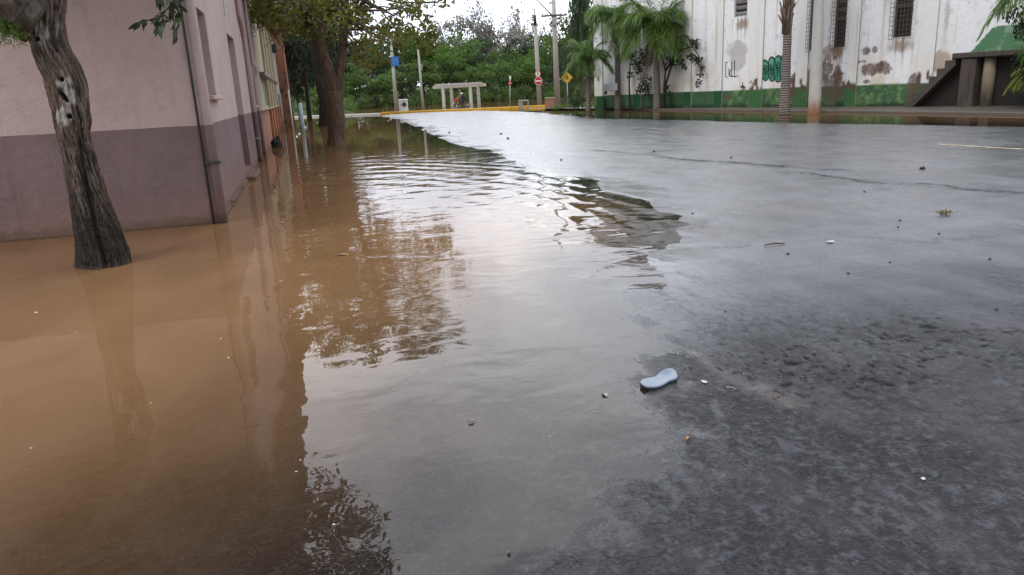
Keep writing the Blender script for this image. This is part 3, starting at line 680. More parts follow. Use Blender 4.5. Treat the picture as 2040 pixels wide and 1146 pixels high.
        cg = np.tile(np.array([.022,.085,.035] if x < 1480 else [.05,.14,.05]), (q,1)); cg = lerp(cg, (.10,.20,.07), sstep(.1,.5,m2)*.5)
        cp[gg] = cg[gg]
        if x > 1480: cp = lerp(cp, (.125,.078,.058), sstep(.0,.25, m2*.8+s_*.5-np.abs(b-.95)*.9+.28))
        Vp = np.vstack([Vp, e]); cp = np.vstack([cp, np.tile([.6,.58,.53], (4,1))])
        F2 = np.array([[idx[0,0], idx[-1,0], q+1, q], [idx[0,-1], q+2, q+3, idx[-1,-1]]]); npmesh('pilaster', Vp, np.vstack([Fp, F2]), mat, root, {'Col': ('C', np.clip(cp,0,1))}, smooth=False)
    # windows: reveal, louvres, and a wire cage standing off the wall
    M_lou = simple('dusty_louvre', (.50,.50,.49), .4, .2, 5, .002); M_in = simple('dark_interior', (.018,.015,.013), .9)
    for (a, b, c0, d0, kind) in wins:
        o = MB().add([wpt(a,c0,-.2), wpt(b,c0,-.2), wpt(b,d0,-.2), wpt(a,d0,-.2)], [(0,1,2,3)]).build('window', M_in, root)
        k = MB(); w = b-a; cn = lambda u_, z_, of: wpt(u_, z_, of)
        ax = (tuple(WU), tuple(WN), (0,0,1))
        for uu_, zz, du, dzz in [(a+.025,(c0+d0)/2,.05,d0-c0),(b-.025,(c0+d0)/2,.05,d0-c0),((a+b)/2,c0+.025,w-.1,.05),((a+b)/2,d0-.025,w-.1,.05)]: k.box(wpt(uu_,zz,-.11), (du,.05,dzz), ax=ax)
        k.build('frame', M_grille if kind == 'tall' else M_grey, o)
        k = MB(); nl = 6 if kind == 'louvre' else 9
        for i in range(nl):
            zz = c0+.14+(d0-c0-.2)*i/(nl-1)
            tl = R(random.uniform(28, 42)); ez = np.array([0,0,1])*math.cos(tl)-WN*math.sin(tl)*-1; ey = WN*math.cos(tl)-np.array([0,0,1])*math.sin(tl)
            if kind == 'tall' and i < 3: continue
            k.box(wpt((a+b)/2, zz, -.12), (w-.11, .012, .20 if kind == 'louvre' else .17), ax=(tuple(WU), tuple(ey), tuple(ez)))
        k.build('louvre', M_lou if kind == 'louvre' else simple('grimy_louvre', (.16,.145,.12), .5, .3, 6), o)
        if kind == 'tall':
            k = MB(); off = .17; al, bl, cl, dl = a-.05, b+.05, c0-.06, d0+.05
            for i in range(7): uu_ = al+(bl-al)*i/6; k.tube([wpt(uu_,cl,off), wpt(uu_,dl,off)], .009, 5)
            nz = int((dl-cl)/.17)
            for i in range(nz+1):
                zz = cl+(dl-cl)*i/nz; k.tube([wpt(al,zz,0), wpt(al,zz,off), wpt(bl,zz,off), wpt(bl,zz,0)], .008, 5)
            k.build('grille', M_grille, o)
    # spray painted letters
    M_ink = simple('dark_spray_paint', (.035,.035,.055), .6); M_gr = simple('green_spray_paint', (.035,.20,.125), .6, .35, 3); M_lg = simple('pale_green_spray_paint', (.10,.36,.25), .6, .3, 4); M_dg = simple('black_green_outline', (.008,.035,.025), .6)
    def stroke(k, pts, wd, off, m=0):
        P = [np.array(wuz(*x5(*q))) for q in pts]
        for A, B in zip(P[:-1], P[1:]):
            dv = B-A; L = np.hypot(*dv); 
            if L < 1e-6: continue
            d_ = dv/L; nn = np.array([-d_[1], d_[0]])*wd/2; e = d_*wd*.3
            q = [A-nn-e, B-nn+e, B+nn+e, A+nn-e]; k.add([wpt(*w_, off) for w_ in q]+[wpt(*w_, .001) for w_ in q], [(0,1,2,3),(4,7,6,5),(0,4,5,1),(1,5,6,2),(2,6,7,3),(3,7,4,0)], m); off += .0003
        return k
    k = MB()
    for i, S in enumerate([[(1182,506),(1168,508),(1165,560),(1166,625),(1180,628)], [(1193,558),(1193,622)], [(1210,566),(1196,594),(1209,624)], [(1216,505),(1214,622),(1227,623)], [(1238,492),(1236,622),(1251,623)], [(1259,616),(1264,618)]]):
        stroke(k, S, .045, .004+.002*i)
    k.build('spray_lettering', M_ink, root)
    def blob(cx_, cy_, rx, ry, n=40, w1=.06, w2=.05, ph=0): return [(cx_+rx*(1+w1*math.sin(3*a+ph))*math.cos(a), cy_+ry*(1+w2*math.sin(2*a+ph))*math.sin(a)) for a in [2*math.pi*i/n for i in range(n)]]
    k = MB()
    letters = [(1487,572,35,84,.2),(1544,562,33,104,1.4),(1594,560,38,112,2.2),(1640,552,34,108,.9)]
    for i, (a, b_, rx, ry, ph) in enumerate(letters):
        bl = blob(a, b_, rx, ry, ph=ph); P = [wuz(*x5(*q)) for q in bl]; cz_ = wuz(*x5(a, b_)); of = .004+.0025*i
        k.add([wpt(*cz_, of)]+[wpt(*q, of) for q in P], [(0, 1+j, 1+(j+1) % len(P)) for j in range(len(P))], 0)
        hb = blob(a-4, b_-ry*.55, rx*.6, ry*.25, 20); P = [wuz(*x5(*q)) for q in hb]; cz_ = wuz(*x5(a-4, b_-ry*.55))
        k.add([wpt(*cz_, of+.001)]+[wpt(*q, of+.001) for q in P], [(0, 1+j, 1+(j+1) % len(P)) for j in range(len(P))], 1)
        stroke(k, bl+[bl[0]], .05, of+.0015, 2)
    for S in [[(1478,530),(1480,600)],[(1478,530),(1497,535),(1500,552),(1480,562)],[(1480,562),(1502,575),(1500,598),(1480,602)]]: stroke(k, S, .045, .018, 2)
    for S in [[(1536,520),(1532,590),(1546,610),(1556,585),(1546,560),(1534,575)]]: stroke(k, S, .045, .020, 2)
    for S in [[(1588,500),(1588,620)],[(1588,505),(1608,515),(1608,550),(1588,560)],[(1638,500),(1628,610)],[(1638,500),(1652,610)]]: stroke(k, S, .045, .022, 2)
    k.build('spray_lettering', [M_gr, M_lg, M_dg], root)
    # a standpipe by the far corner and a tap on the dado
    u0, _ = wuz(1206, 200); MB().tube([wpt(u0,.0,.09), wpt(u0,.72,.09)], .05, 10).build('standpipe', simple('dark_green_paint', (.01,.04,.02), .5), root)
    u0, z0 = wuz(1482, 172); MB().tube([wpt(u0,z0-.05,.0), wpt(u0,z0-.05,.10), wpt(u0,z0+.18,.10)], .02, 8).box(wpt(u0,z0-.02,.1), (.2,.08,.09), ax=(tuple(WU), tuple(WN), (0,0,1))).build('tap', M_dark, root)
hall()

def stair():
    base = at(1905, 213, SWZ); off = float((base-WO) @ WN)
    root = thing('concrete_stair', 'stained concrete outside stair rising to a landing against the white hall', 'stair', (base[0], base[1], SWZ))
    b0 = np.array([base[0], base[1], SWZ])
    L = lambda x, y: np.array(wuz(x, y, off))
    w = min(1.5, off-.02)
    prof = [(1851,153),(1866,153),(1867,137),(1882,137),(1883,121),(1897,121),(1898,107)]
    P = [L(*q) for q in prof]; zl = P[-1][1]; rise = (P[2][1]-P[1][1]); run = P[1][0]-P[0][0]; run = abs(run)
    # complete the flight down to the pavement
    low = []; q = P[0].copy()
    while q[1]-rise > SWZ+.02:
        low.append(q-[0, rise]); low.append(q-[run, rise]); q = q-[run, rise]
    top = list(reversed(low))+P
    uend = P[-1][0]
    sof = [np.array([uend+.12, zl-.42]), np.array([top[0][0]+.25, SWZ-.05]), np.array([top[0][0], SWZ-.05])]
    poly = [tuple(q) for q in top]+[(uend+.12, zl)]+[tuple(q) for q in sof]
    # prism needs a simple polygon: split into a strip of quads per step is safer
    k = MB(); n_ = len(poly)
    ps = [tuple(q) for q in top]+[(uend+.12, zl)]
    O = lambda u_, z_, d_: wpt(u_, z_, d_)-b0
    def zs(u_): f = (u_-sof[1][0])/(sof[0][0]-sof[1][0]); return max(SWZ-.05, sof[1][1]+f*(sof[0][1]-sof[1][1]))
    for (a, b) in zip(ps[:-1], ps[1:]):
        if abs(a[0]-b[0]) > 1e-4 and abs(a[1]-b[1]) < .06:
            u0_, u1_ = a[0], b[0]; zt = a[1]; q = [(u0_, min(zs(u0_), zt-.03)), (u1_, min(zs(u1_), zt-.03)), (u1_, zt), (u0_, zt)]
            V = [O(*c_, off) for c_ in q]+[O(*c_, off-w) for c_ in q]
            k.add(V, [(0,1,2,3),(7,6,5,4),(3,2,6,7),(0,4,5,1),(0,3,7,4),(1,5,6,2)])
    k.build('flight', M_stair, root)
    uA = L(1898,107)[0]; uB = uA+9.0; ax = (tuple(WU), tuple(WN), (0,0,1))
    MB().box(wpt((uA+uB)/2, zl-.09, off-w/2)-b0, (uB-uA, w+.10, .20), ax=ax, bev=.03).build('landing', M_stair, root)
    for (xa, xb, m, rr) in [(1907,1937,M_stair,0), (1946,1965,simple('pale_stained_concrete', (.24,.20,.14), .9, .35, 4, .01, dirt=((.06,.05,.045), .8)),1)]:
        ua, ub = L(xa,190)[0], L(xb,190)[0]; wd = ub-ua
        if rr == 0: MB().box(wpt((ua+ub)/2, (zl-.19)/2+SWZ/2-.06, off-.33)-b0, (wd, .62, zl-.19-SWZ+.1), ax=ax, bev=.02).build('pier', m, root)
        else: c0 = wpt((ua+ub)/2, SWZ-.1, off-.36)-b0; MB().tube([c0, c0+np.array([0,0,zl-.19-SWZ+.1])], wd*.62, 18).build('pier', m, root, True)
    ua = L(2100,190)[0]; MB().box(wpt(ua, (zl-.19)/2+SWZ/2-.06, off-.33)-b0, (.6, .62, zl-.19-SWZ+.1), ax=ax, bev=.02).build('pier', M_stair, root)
    uC = top[0][0]; k = MB(); k.prism([(uC+.1,SWZ-.05),(uB,SWZ-.05),(uB,zl-.22),(uA+.2,zl-.22)], wpt(0,0,off-w+.12)-b0, WU, (0,0,1), WN, .10); k.build('under_stair_shade', simple('painted_shade_black', (.022,.019,.017), .9, .5, 4, .01), root)  # near-black panel added under the stair, the shade there put into its colour
stair()

def pavement():
    K = [at(1110,216.5), at(1190,218), at(1320,220), at(1640,224), at(2040,230)]
    d = K[-1]-K[-2]; K.append(K[-1]+d*3)
    Bk = [wpt(-9, 0, .02), wpt(0,0,-.02), wpt(4,0,-.02), wpt(20,0,-.02), wpt(25,0,-.02), wpt(40,0,-.02)]
    V = []; F = []
    for a, b in zip(K, Bk):
        a = np.array(a); b = np.array(b); e = (b-a)/np.linalg.norm(b-a)
        for q, z in [(a,-.6),(a,SWZ-.02),(a+e*.02,SWZ),(a+e*.16,SWZ),(a+e*.165,SWZ-.008),(b,SWZ+.005)]: V.append([q[0], q[1], z])
    for i in range(len(K)-1):
        for j in range(5): F.append((i*6+j, (i+1)*6+j, (i+1)*6+j+1, i*6+j+1))
    m = simple('damp_pavement', (.105,.085,.068), .55, .3, 1.6, .008, dirt=((.05,.045,.03), .7))
    tag(npmesh('pavement', V, F, m, smooth=False), 'raised brown pavement with a kerb along the white hall', None, kind='structure')
    # far kerb: a white length, then yellow
    M_yel = simple('yellow_kerb_paint', (.66,.36,.03), .6, .18, 3, .004, dirt=((.30,.20,.08), .4)); M_wk = simple('white_kerb_paint', (.66,.65,.60), .6, .15, 3, .004)
    def kerb(pts, m, name, lab, h):
        k = MB()
        for a, b in zip(pts[:-1], pts[1:]):
            a = np.array(a); b = np.array(b); dv = b-a; L = np.linalg.norm(dv); rz = math.atan2(dv[1], dv[0]); c = (a+b)/2; k.box((c[0], c[1], h/2-.3), (L-.004, .35, h+.6), rz, bev=.03)
        tag(k.build(name, m), lab, None, kind='structure')
    kerb([at(560,236.5), at(640,232.5), at(700,230.5), at(760,228.5)], M_wk, 'kerb', 'white painted kerb across the end of the street', .13)
    kerb([at(760,228.5), at(850,224.5), at(940,221), at(1020,217.5), at(1106,213.5)], M_yel, 'kerb', 'yellow painted kerb across the end of the street', .19)
    # lane markings: thin worn strips
    t = NT('worn_yellow_line'); n = t.noise(t.pos(True), 9, 6, .7); col = t.mix(t.mrange(n, .42, .6), (.62,.50,.30), (.12,.11,.10)); m = t.pbr(col, .45, t.bump(n, .003))
    k = MB()
    def strip(p0, p1, wd):
        a = at(*p0); b = at(*p1); dv = (b-a)/np.linalg.norm(b-a); nn = np.array([-dv[1], dv[0], 0])*wd/2; N = 24; V = []
        for i in range(N+1):
            q = a+(b-a)*i/N
            for s_ in (-1, 1): v = q+s_*nn; z, _ = ground_z(np.array([v[0]]), np.array([v[1]])); V.append([v[0], v[1], z[0]+.006])
        k.add(V, [(2*i, 2*i+2, 2*i+3, 2*i+1) for i in range(N)])
    for p0, p1, wd in [((1866,292.5),(2120,308),.12), ((1284,258.5),(1368,263),.07), ((1072,246.5),(1110,248.5),.07), ((962,238.5),(992,240.5),.07), ((1680,243.5),(1800,247.5),.10)]: strip(p0, p1, wd)
    tag(k.build('road_marking', m), 'worn pale yellow dashes along the road', None, kind='structure')
pavement()
# ------------------------------------------------------------------ foliage
def unit(v): return v/np.maximum(np.linalg.norm(v, axis=-1, keepdims=True), 1e-9)
def leaf_arrays(P, L, W, down=.25, dirs=None, fold=.18):
    """one folded diamond blade per point"""
    N = len(P); d = rng.normal(size=(N,3)) if dirs is None else dirs+.45*rng.normal(size=(N,3)); d[:,2] -= down; d = unit(d)
    a = unit(np.cross(d, rng.normal(size=(N,3)))); n = np.cross(d, a)
    L = np.broadcast_to(L, (N,))[:,None]*(.7+.6*rng.random((N,1))); W = np.broadcast_to(W, (N,))[:,None]*(.7+.6*rng.random((N,1)))
    V = np.stack([P, P+d*L*.45+a*W*.5+n*W*fold, P+d*L-n*L*.12, P+d*L*.45-a*W*.5+n*W*fold], 1).reshape(-1,3)
    F = np.arange(N*4).reshape(N,4); r = np.repeat(rng.random(N), 4); return V, F, r
def clump_points(clumps):
    out = []; tn = []
    for c, r, n in clumps:
        q = rng.normal(size=(n,3)); q = unit(q)*(rng.random((n,1))**.45)*r*np.array([1,1,.72]); out.append(np.asarray(c)+q); tn.append(np.full(n, rng.random()))
    return np.concatenate(out), np.concatenate(tn)
def crown(name, mat, clumps, L, W, parent, down=.25):
    P, tn = clump_points(clumps); V, F, r = leaf_arrays(P, L, W, down); r = r*.55+np.repeat(tn, 4)*.45
    return npmesh(name, V, F, mat, parent, {'rnd': ('F', r)}, smooth=False)
def proj(V):
    q = np.asarray(V)-EYE; z = q @ FWD; return PW/2+FOC*(q @ RIGHT)/z, PH/2-FOC*(q @ UP)/z

LM_bright = leafmat('bright_leaf', (.04,.09,.015), (.14,.235,.045)); LM_mid = leafmat('green_leaf', (.034,.075,.016), (.125,.195,.042))
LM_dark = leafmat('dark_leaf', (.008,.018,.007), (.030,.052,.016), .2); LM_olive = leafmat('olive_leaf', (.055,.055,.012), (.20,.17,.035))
LM_grey = leafmat('grey_leaf', (.12,.115,.09), (.30,.285,.24), .25); LM_blue = leafmat('deep_leaf', (.018,.042,.018), (.065,.115,.042), .3)
LM_gloss = leafmat('glossy_leaf', (.012,.026,.010), (.045,.075,.022), .2, .3); LM_palm = leafmat('palm_leaf', (.03,.08,.014), (.165,.275,.05), .38, .4); LM_ypalm = leafmat('yellow_palm_leaf', (.06,.105,.012), (.30,.32,.05), .35, .4)
LM_dry = leafmat('dry_palm_leaf', (.16,.12,.08), (.34,.28,.2), .2)
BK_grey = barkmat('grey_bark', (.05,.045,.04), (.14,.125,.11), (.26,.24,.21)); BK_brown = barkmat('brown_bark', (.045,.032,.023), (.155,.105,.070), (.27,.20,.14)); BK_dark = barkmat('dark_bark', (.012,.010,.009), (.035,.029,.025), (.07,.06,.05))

# leaning tree in the foreground --------------------------------------------------
def leaning_tree():
    YT = 8.05
    rows = [(575,143,286),(548,148,274),(530,151,263),(505,150,255),(480,147,246),(440,141,232),(391,134,212),(345,124,197),(313,119,189),(285,112,178),(262,105,174),(240,99,177),(220,96,172),(195,88,168),(171,82,167),(147,74,157),(122,62,143),(100,50,130),(75,44,122),(50,42,119),(20,45,117),(-5,48,119),(-40,44,118),(-90,30,108),(-150,10,95),(-230,-20,80),(-330,-60,60)]
    C = []; Rr = []
    for y, a, b in rows:
        q = aty((a+b)/2, y, YT); C.append(q); Rr.append(np.linalg.norm(aty(b, y, YT)-aty(a, y, YT))/2)
    C = np.array(C); Rr = np.array(Rr)
    C[:,1] += np.linspace(0, .25, len(C))
    s = np.concatenate([[0], np.cumsum(np.linalg.norm(np.diff(C, axis=0), axis=1))])
    NR, NS = 520, 260
    ss = np.linspace(0, s[-1], NR); cc = np.stack([np.interp(ss, s, C[:,i]) for i in range(3)], 1)
    k = 9; ker = np.ones(k)/k; cc = np.stack([np.convolve(np.pad(cc[:,i], k//2, 'edge'), ker, 'valid') for i in range(3)], 1); rr = np.interp(ss, s, Rr)
    tang = unit(np.gradient(cc, axis=0)); e = unit(np.cross(tang, np.array([0,1.0,0]))); f = np.cross(tang, e)
    th = np.linspace(0, 2*np.pi, NS, endpoint=False); TH, SS = np.meshgrid(th, ss)
    ct, st_ = np.cos(TH), np.sin(TH); tw = TH+.35*SS
    cx_, sx_ = np.cos(tw), np.sin(tw)
    n1 = fbm(cx_*2.2+4, sx_*2.2+9, SS*.9, 3); n2 = fbm(cx_*5.5+1+.5*n1, sx_*5.5+3, SS*4.2+7, 5); n3 = fbm(cx_*14, sx_*14, SS*11, 4); n4 = fbm(cx_*40, sx_*40, SS*26, 2)
    ridge = 1-np.abs(n2)*2.3; fur = np.clip(-n2-.05, 0, 1)
    disp = .13*n1+.085*ridge*.8+.060*n3+.022*n4
    crk = sstep(.0,.16,np.abs(fbm(cx_*9+3, sx_*9, SS*9+1, 3)))
    disp = disp-.05*(1-crk)
    flare = np.exp(-SS/.35)[:, :1]*.10
    rad = rr[:,None]*(.93+disp+flare*np.clip(np.sin(TH*4+1), -.3, 1))
    V = cc[:,None,:]+e[:,None,:]*(ct*rad)[...,None]+f[:,None,:]*(st_*rad)[...,None]
    out = e[:,None,:]*ct[...,None]+f[:,None,:]*st_[...,None]
    face = (out*unit(EYE-V)).sum(-1)
    X, Y = proj(V.reshape(-1,3)); X = X.reshape(V.shape[:2]); Y = Y.reshape(V.shape[:2]); vis = sstep(0, .3, face)
    def em(x, y, rx, ry, rot=0, k=.35):
        c_, s_ = math.cos(rot), math.sin(rot); dx = X-x; dy = Y-y; return (np.sqrt(((dx*c_+dy*s_)/rx)**2+((-dx*s_+dy*c_)/ry)**2)-1-k*(n3+.5*n2))
    pale = np.maximum.reduce([sstep(.25,-.3,em(128,166,13,14)), sstep(.25,-.3,em(135,192,13,24,-.25)), sstep(.25,-.3,em(129,232,14,22,.1)), .6*sstep(.3,-.3,em(78,68,20,24)), .6*sstep(.2,-.3,em(163,315,6,30,-.15)), .5*sstep(.2,-.3,em(76,150,5,40,-.3)), .45*sstep(.2,-.3,em(110,40,8,40))])*vis
    hole = np.maximum.reduce([sstep(.3,-.4,em(123,158,5,5,0,.1)), sstep(.35,-.4,em(127,193,5,15,-.72,.15)), sstep(.3,-.4,em(138,232,6,5,.3,.15)), .8*sstep(.3,-.3,em(73,78,6,5,0,.2))])*vis
    groove = np.exp(-(pl_dist(X, Y, [(160,262),(165,330),(178,400),(196,470),(214,540)])/9)**2)*vis*sstep(250,300,Y)
    groove2 = np.exp(-(pl_dist(X, Y, [(112,20),(104,60),(113,100)])/6)**2)*vis
    push = -.018*hole*3-.055*groove-.03*groove2+.012*pale*(1-hole)
    V = V+out*push[...,None]
    lum = np.clip(.46-.95*n2+.75*n3+.5*n4+.4*(ridge-.5), 0, 1)
    col = np.array([.016,.012,.010])*(1-lum[...,None])+np.array([.215,.160,.120])*lum[...,None]
    def lp(k_, m): 
        nonlocal col; m = np.clip(m,0,1)[...,None]; col = col*(1-m)+np.array(k_)*m
    lp((.15,.068,.035), sstep(.05,.4,fbm(cx_*3+8, sx_*3, SS*1.8, 4))*.75*sstep(.2,.6,lum)); lp((.33,.31,.29), sstep(.25,.5,fbm(cx_*5, sx_*5+6, SS*3.1+3, 4))*.55)
    lp((.09,.10,.045), sstep(.3,.5,fbm(cx_*2+2, sx_*2, SS*2.2, 4))*.35)
    lp((.45,.43,.41), pale*np.clip(.62+.9*n3+.5*n4,0,1)); lp((.012,.010,.009), hole*1.2); lp((.010,.008,.007), groove*.95); lp((.02,.015,.012), groove2*.8); lp((.014,.010,.008), fur*2.2*(1-pale))
    lp((.014,.011,.009), (1-crk)*.55*(1-pale))
    z = V[...,2]; lp((.013,.010,.008), sstep(1.15,.30,z+.35*n1+.15*n2)*.85); lp((.10,.055,.028), sstep(.05,.0,z)*.5)
    idx = np.arange(NR*NS).reshape(NR,NS); nx = np.roll(idx, -1, 1)
    F = np.stack([idx[:-1].ravel(), nx[:-1].ravel(), nx[1:].ravel(), idx[1:].ravel()], 1)
    root = thing('leaning_tree', 'rugged leaning tree with pale knot holes standing in the brown water before the pink wall', 'tree', (cc[30][0], cc[30][1], 0))
    t = NT('rugged_bark'); cc_ = t.attr('Col', True); pp = t.pos(True, (1,1,.3)); nn = t.noise(pp, 55, 5, .7)
    ccm = t.mix(.55, cc_, t.mix(nn, (.0,.0,.0), (1,1,1)), 'OVERLAY'); m = t.pbr(ccm, .8, t.bump(nn, .012), spec=.3)
    b = np.array(root.location)
    npmesh('trunk', V.reshape(-1,3)-b, F, m, root, {'Col': ('C', np.clip(col.reshape(-1,3),0,1))})
    # limb leaving to the left, with lumpy collar
    pl = [aty(78,42,YT+.02), aty(45,22,YT), aty(12,0,YT-.05), aty(-40,-40,YT-.1), aty(-120,-95,YT-.3), aty(-230,-200,YT-.6)]
    rl = [.20,.235,.25,.21,.17,.12]
    k2 = MB(); n_ = 40; P_ = []
    tt = np.linspace(0, len(pl)-1, 60); pi_ = np.stack([np.interp(tt, range(len(pl)), np.array(pl)[:,i]) for i in range(3)], 1); ri = np.interp(tt, range(len(pl)), rl)
    k2.tube(pi_-b, ri, n_); VV = np.array(k2.V); nn_ = fbm(VV[:,0]*7, VV[:,1]*7, VV[:,2]*9, 4); cen = np.repeat(pi_-b, n_, 0); VV = cen+(VV-cen)*(1+.30*nn_)[:,None]; k2.V = [tuple(v) for v in VV]
    k2.build('limb', barkmat('limb_bark', (.025,.02,.016), (.10,.085,.065), (.26,.23,.19), (7,7,3), .03), root, True)
    # branches and the crown overhead (seen in the water's reflection)
    top = cc[-1]; cl = []; kb = MB()
    for i in range(300):
        u = rng.normal(size=3); u = u/np.linalg.norm(u)*rng.random()**.4; c = np.array([-2.0, 9.2, 5.1])+u*np.array([2.75, 2.6, 1.75])
        lim = 1.5+.118*c[1]+.62
        if c[2] < lim: c[2] = lim+rng.random()*.9
        X_, Y_ = proj(c[None]); 
        if c[0] > .55-.18*(6.2-c[2]): continue
        cl.append((c-b, .26+.26*rng.random(), 46))
        if i % 3 == 0:
            m_ = (top+c)/2+rng.normal(size=3)*.25; m_[2] = max(m_[2], 2.85+.118*0+.35); kb.tube([top-b, m_-b, c-b], [.07,.04,.012], 6)
    for lx in range(14):                                                                 # the left limb's own leaves
        c = np.array([-4.2-.8*rng.random(), 7.2+rng.normal()*.5, 3.4+rng.random()*1.1]); cl.append((c-b, .4, 50))
    kb.build('branches', BK_dark, root, True); crown('crown', LM_gloss, cl, .15, .065, root)
    # twig hanging into the picture
    kt = MB(); LP = []; LD = []
    YB = 6.6
    for path in [[(352,-60),(345,-20),(338,12),(325,28),(305,38),(288,42),(270,46)], [(338,12),(345,35),(350,55),(352,72)], [(325,28),(322,45),(316,58)], [(345,-20),(352,8),(356,30),(352,44)], [(322,-40),(316,-12),(320,8)], [(258,-60),(256,-30),(257,-12)]]:
        P = [aty(*q, YB+random.uniform(-.12,.12)) for q in path]; kt.tube([p-b for p in P], [.007]+[.005]*(len(P)-2)+[.0025], 6)
        for a_, c_ in zip(P[:-1], P[1:]):
            for j in range(5):
                q = a_+(c_-a_)*rng.random(); LP.append(q); LD.append(unit(c_-a_)*.55+np.array([rng.normal()*.35, rng.normal()*.35, -.55]))
    tw_ = kt.build('twig', BK_dark, root, True)
    LP = np.array(LP); LD = np.array(LD); N = len(LP); d = unit(LD+.25*rng.normal(size=(N,3))); a = unit(np.cross(d, rng.normal(size=(N,3))*.3+np.array([0,1,.2]))); n = np.cross(d, a); L = (.062+.04*rng.random((N,1))); W = L*.36
    prof = [(0,0.03),(.2,.75),(.45,1),(.75,.6),(1,.02)]; V5 = []
    for f_, w_ in prof:
        dr = -n*L*.10*f_**2; V5 += [LP+d*L*f_+a*W*.5*w_+n*W*.14*w_+dr, LP+d*L*f_+dr, LP+d*L*f_-a*W*.5*w_+n*W*.14*w_+dr]
    VV = np.stack(V5, 1).reshape(-1,3)-b; FF = []
    for i in range(4):
        for j in range(2): FF.append(np.arange(N)[:,None]*15+np.array([i*3+j, i*3+j+1, i*3+4+j, i*3+3+j]))
    npmesh('leaves', VV, np.concatenate(FF), LM_gloss, tw_, {'rnd': ('F', np.repeat(rng.random(N), 15))})
    # fern in the crotch
    q = aty(12, 42, YT-.20); kf = []; FP = []; FD = []
    for i in range(46):
        a_ = rng.random()*6.28; d_ = unit(np.array([math.cos(a_)*.6+.15, math.sin(a_)*.6-.3, -.75+.5*rng.normal()])); l_ = .10+.09*rng.random()
        for j in range(11):
            f_ = j/10; FP.append(q+np.array([rng.normal()*.03,rng.normal()*.03,.03])*0+d_*l_*f_+np.array([0,0,-.05*f_*f_])); FD.append(d_+.9*rng.normal(size=3)*.5)
    V, F, r = leaf_arrays(np.array(FP), .035, .012, .2, np.array(FD)); tag(npmesh('fern', V, F, LM_bright, None, {'rnd': ('F', r)}, smooth=False), 'small green fern growing under the left limb of the leaning tree', 'fern')
leaning_tree()

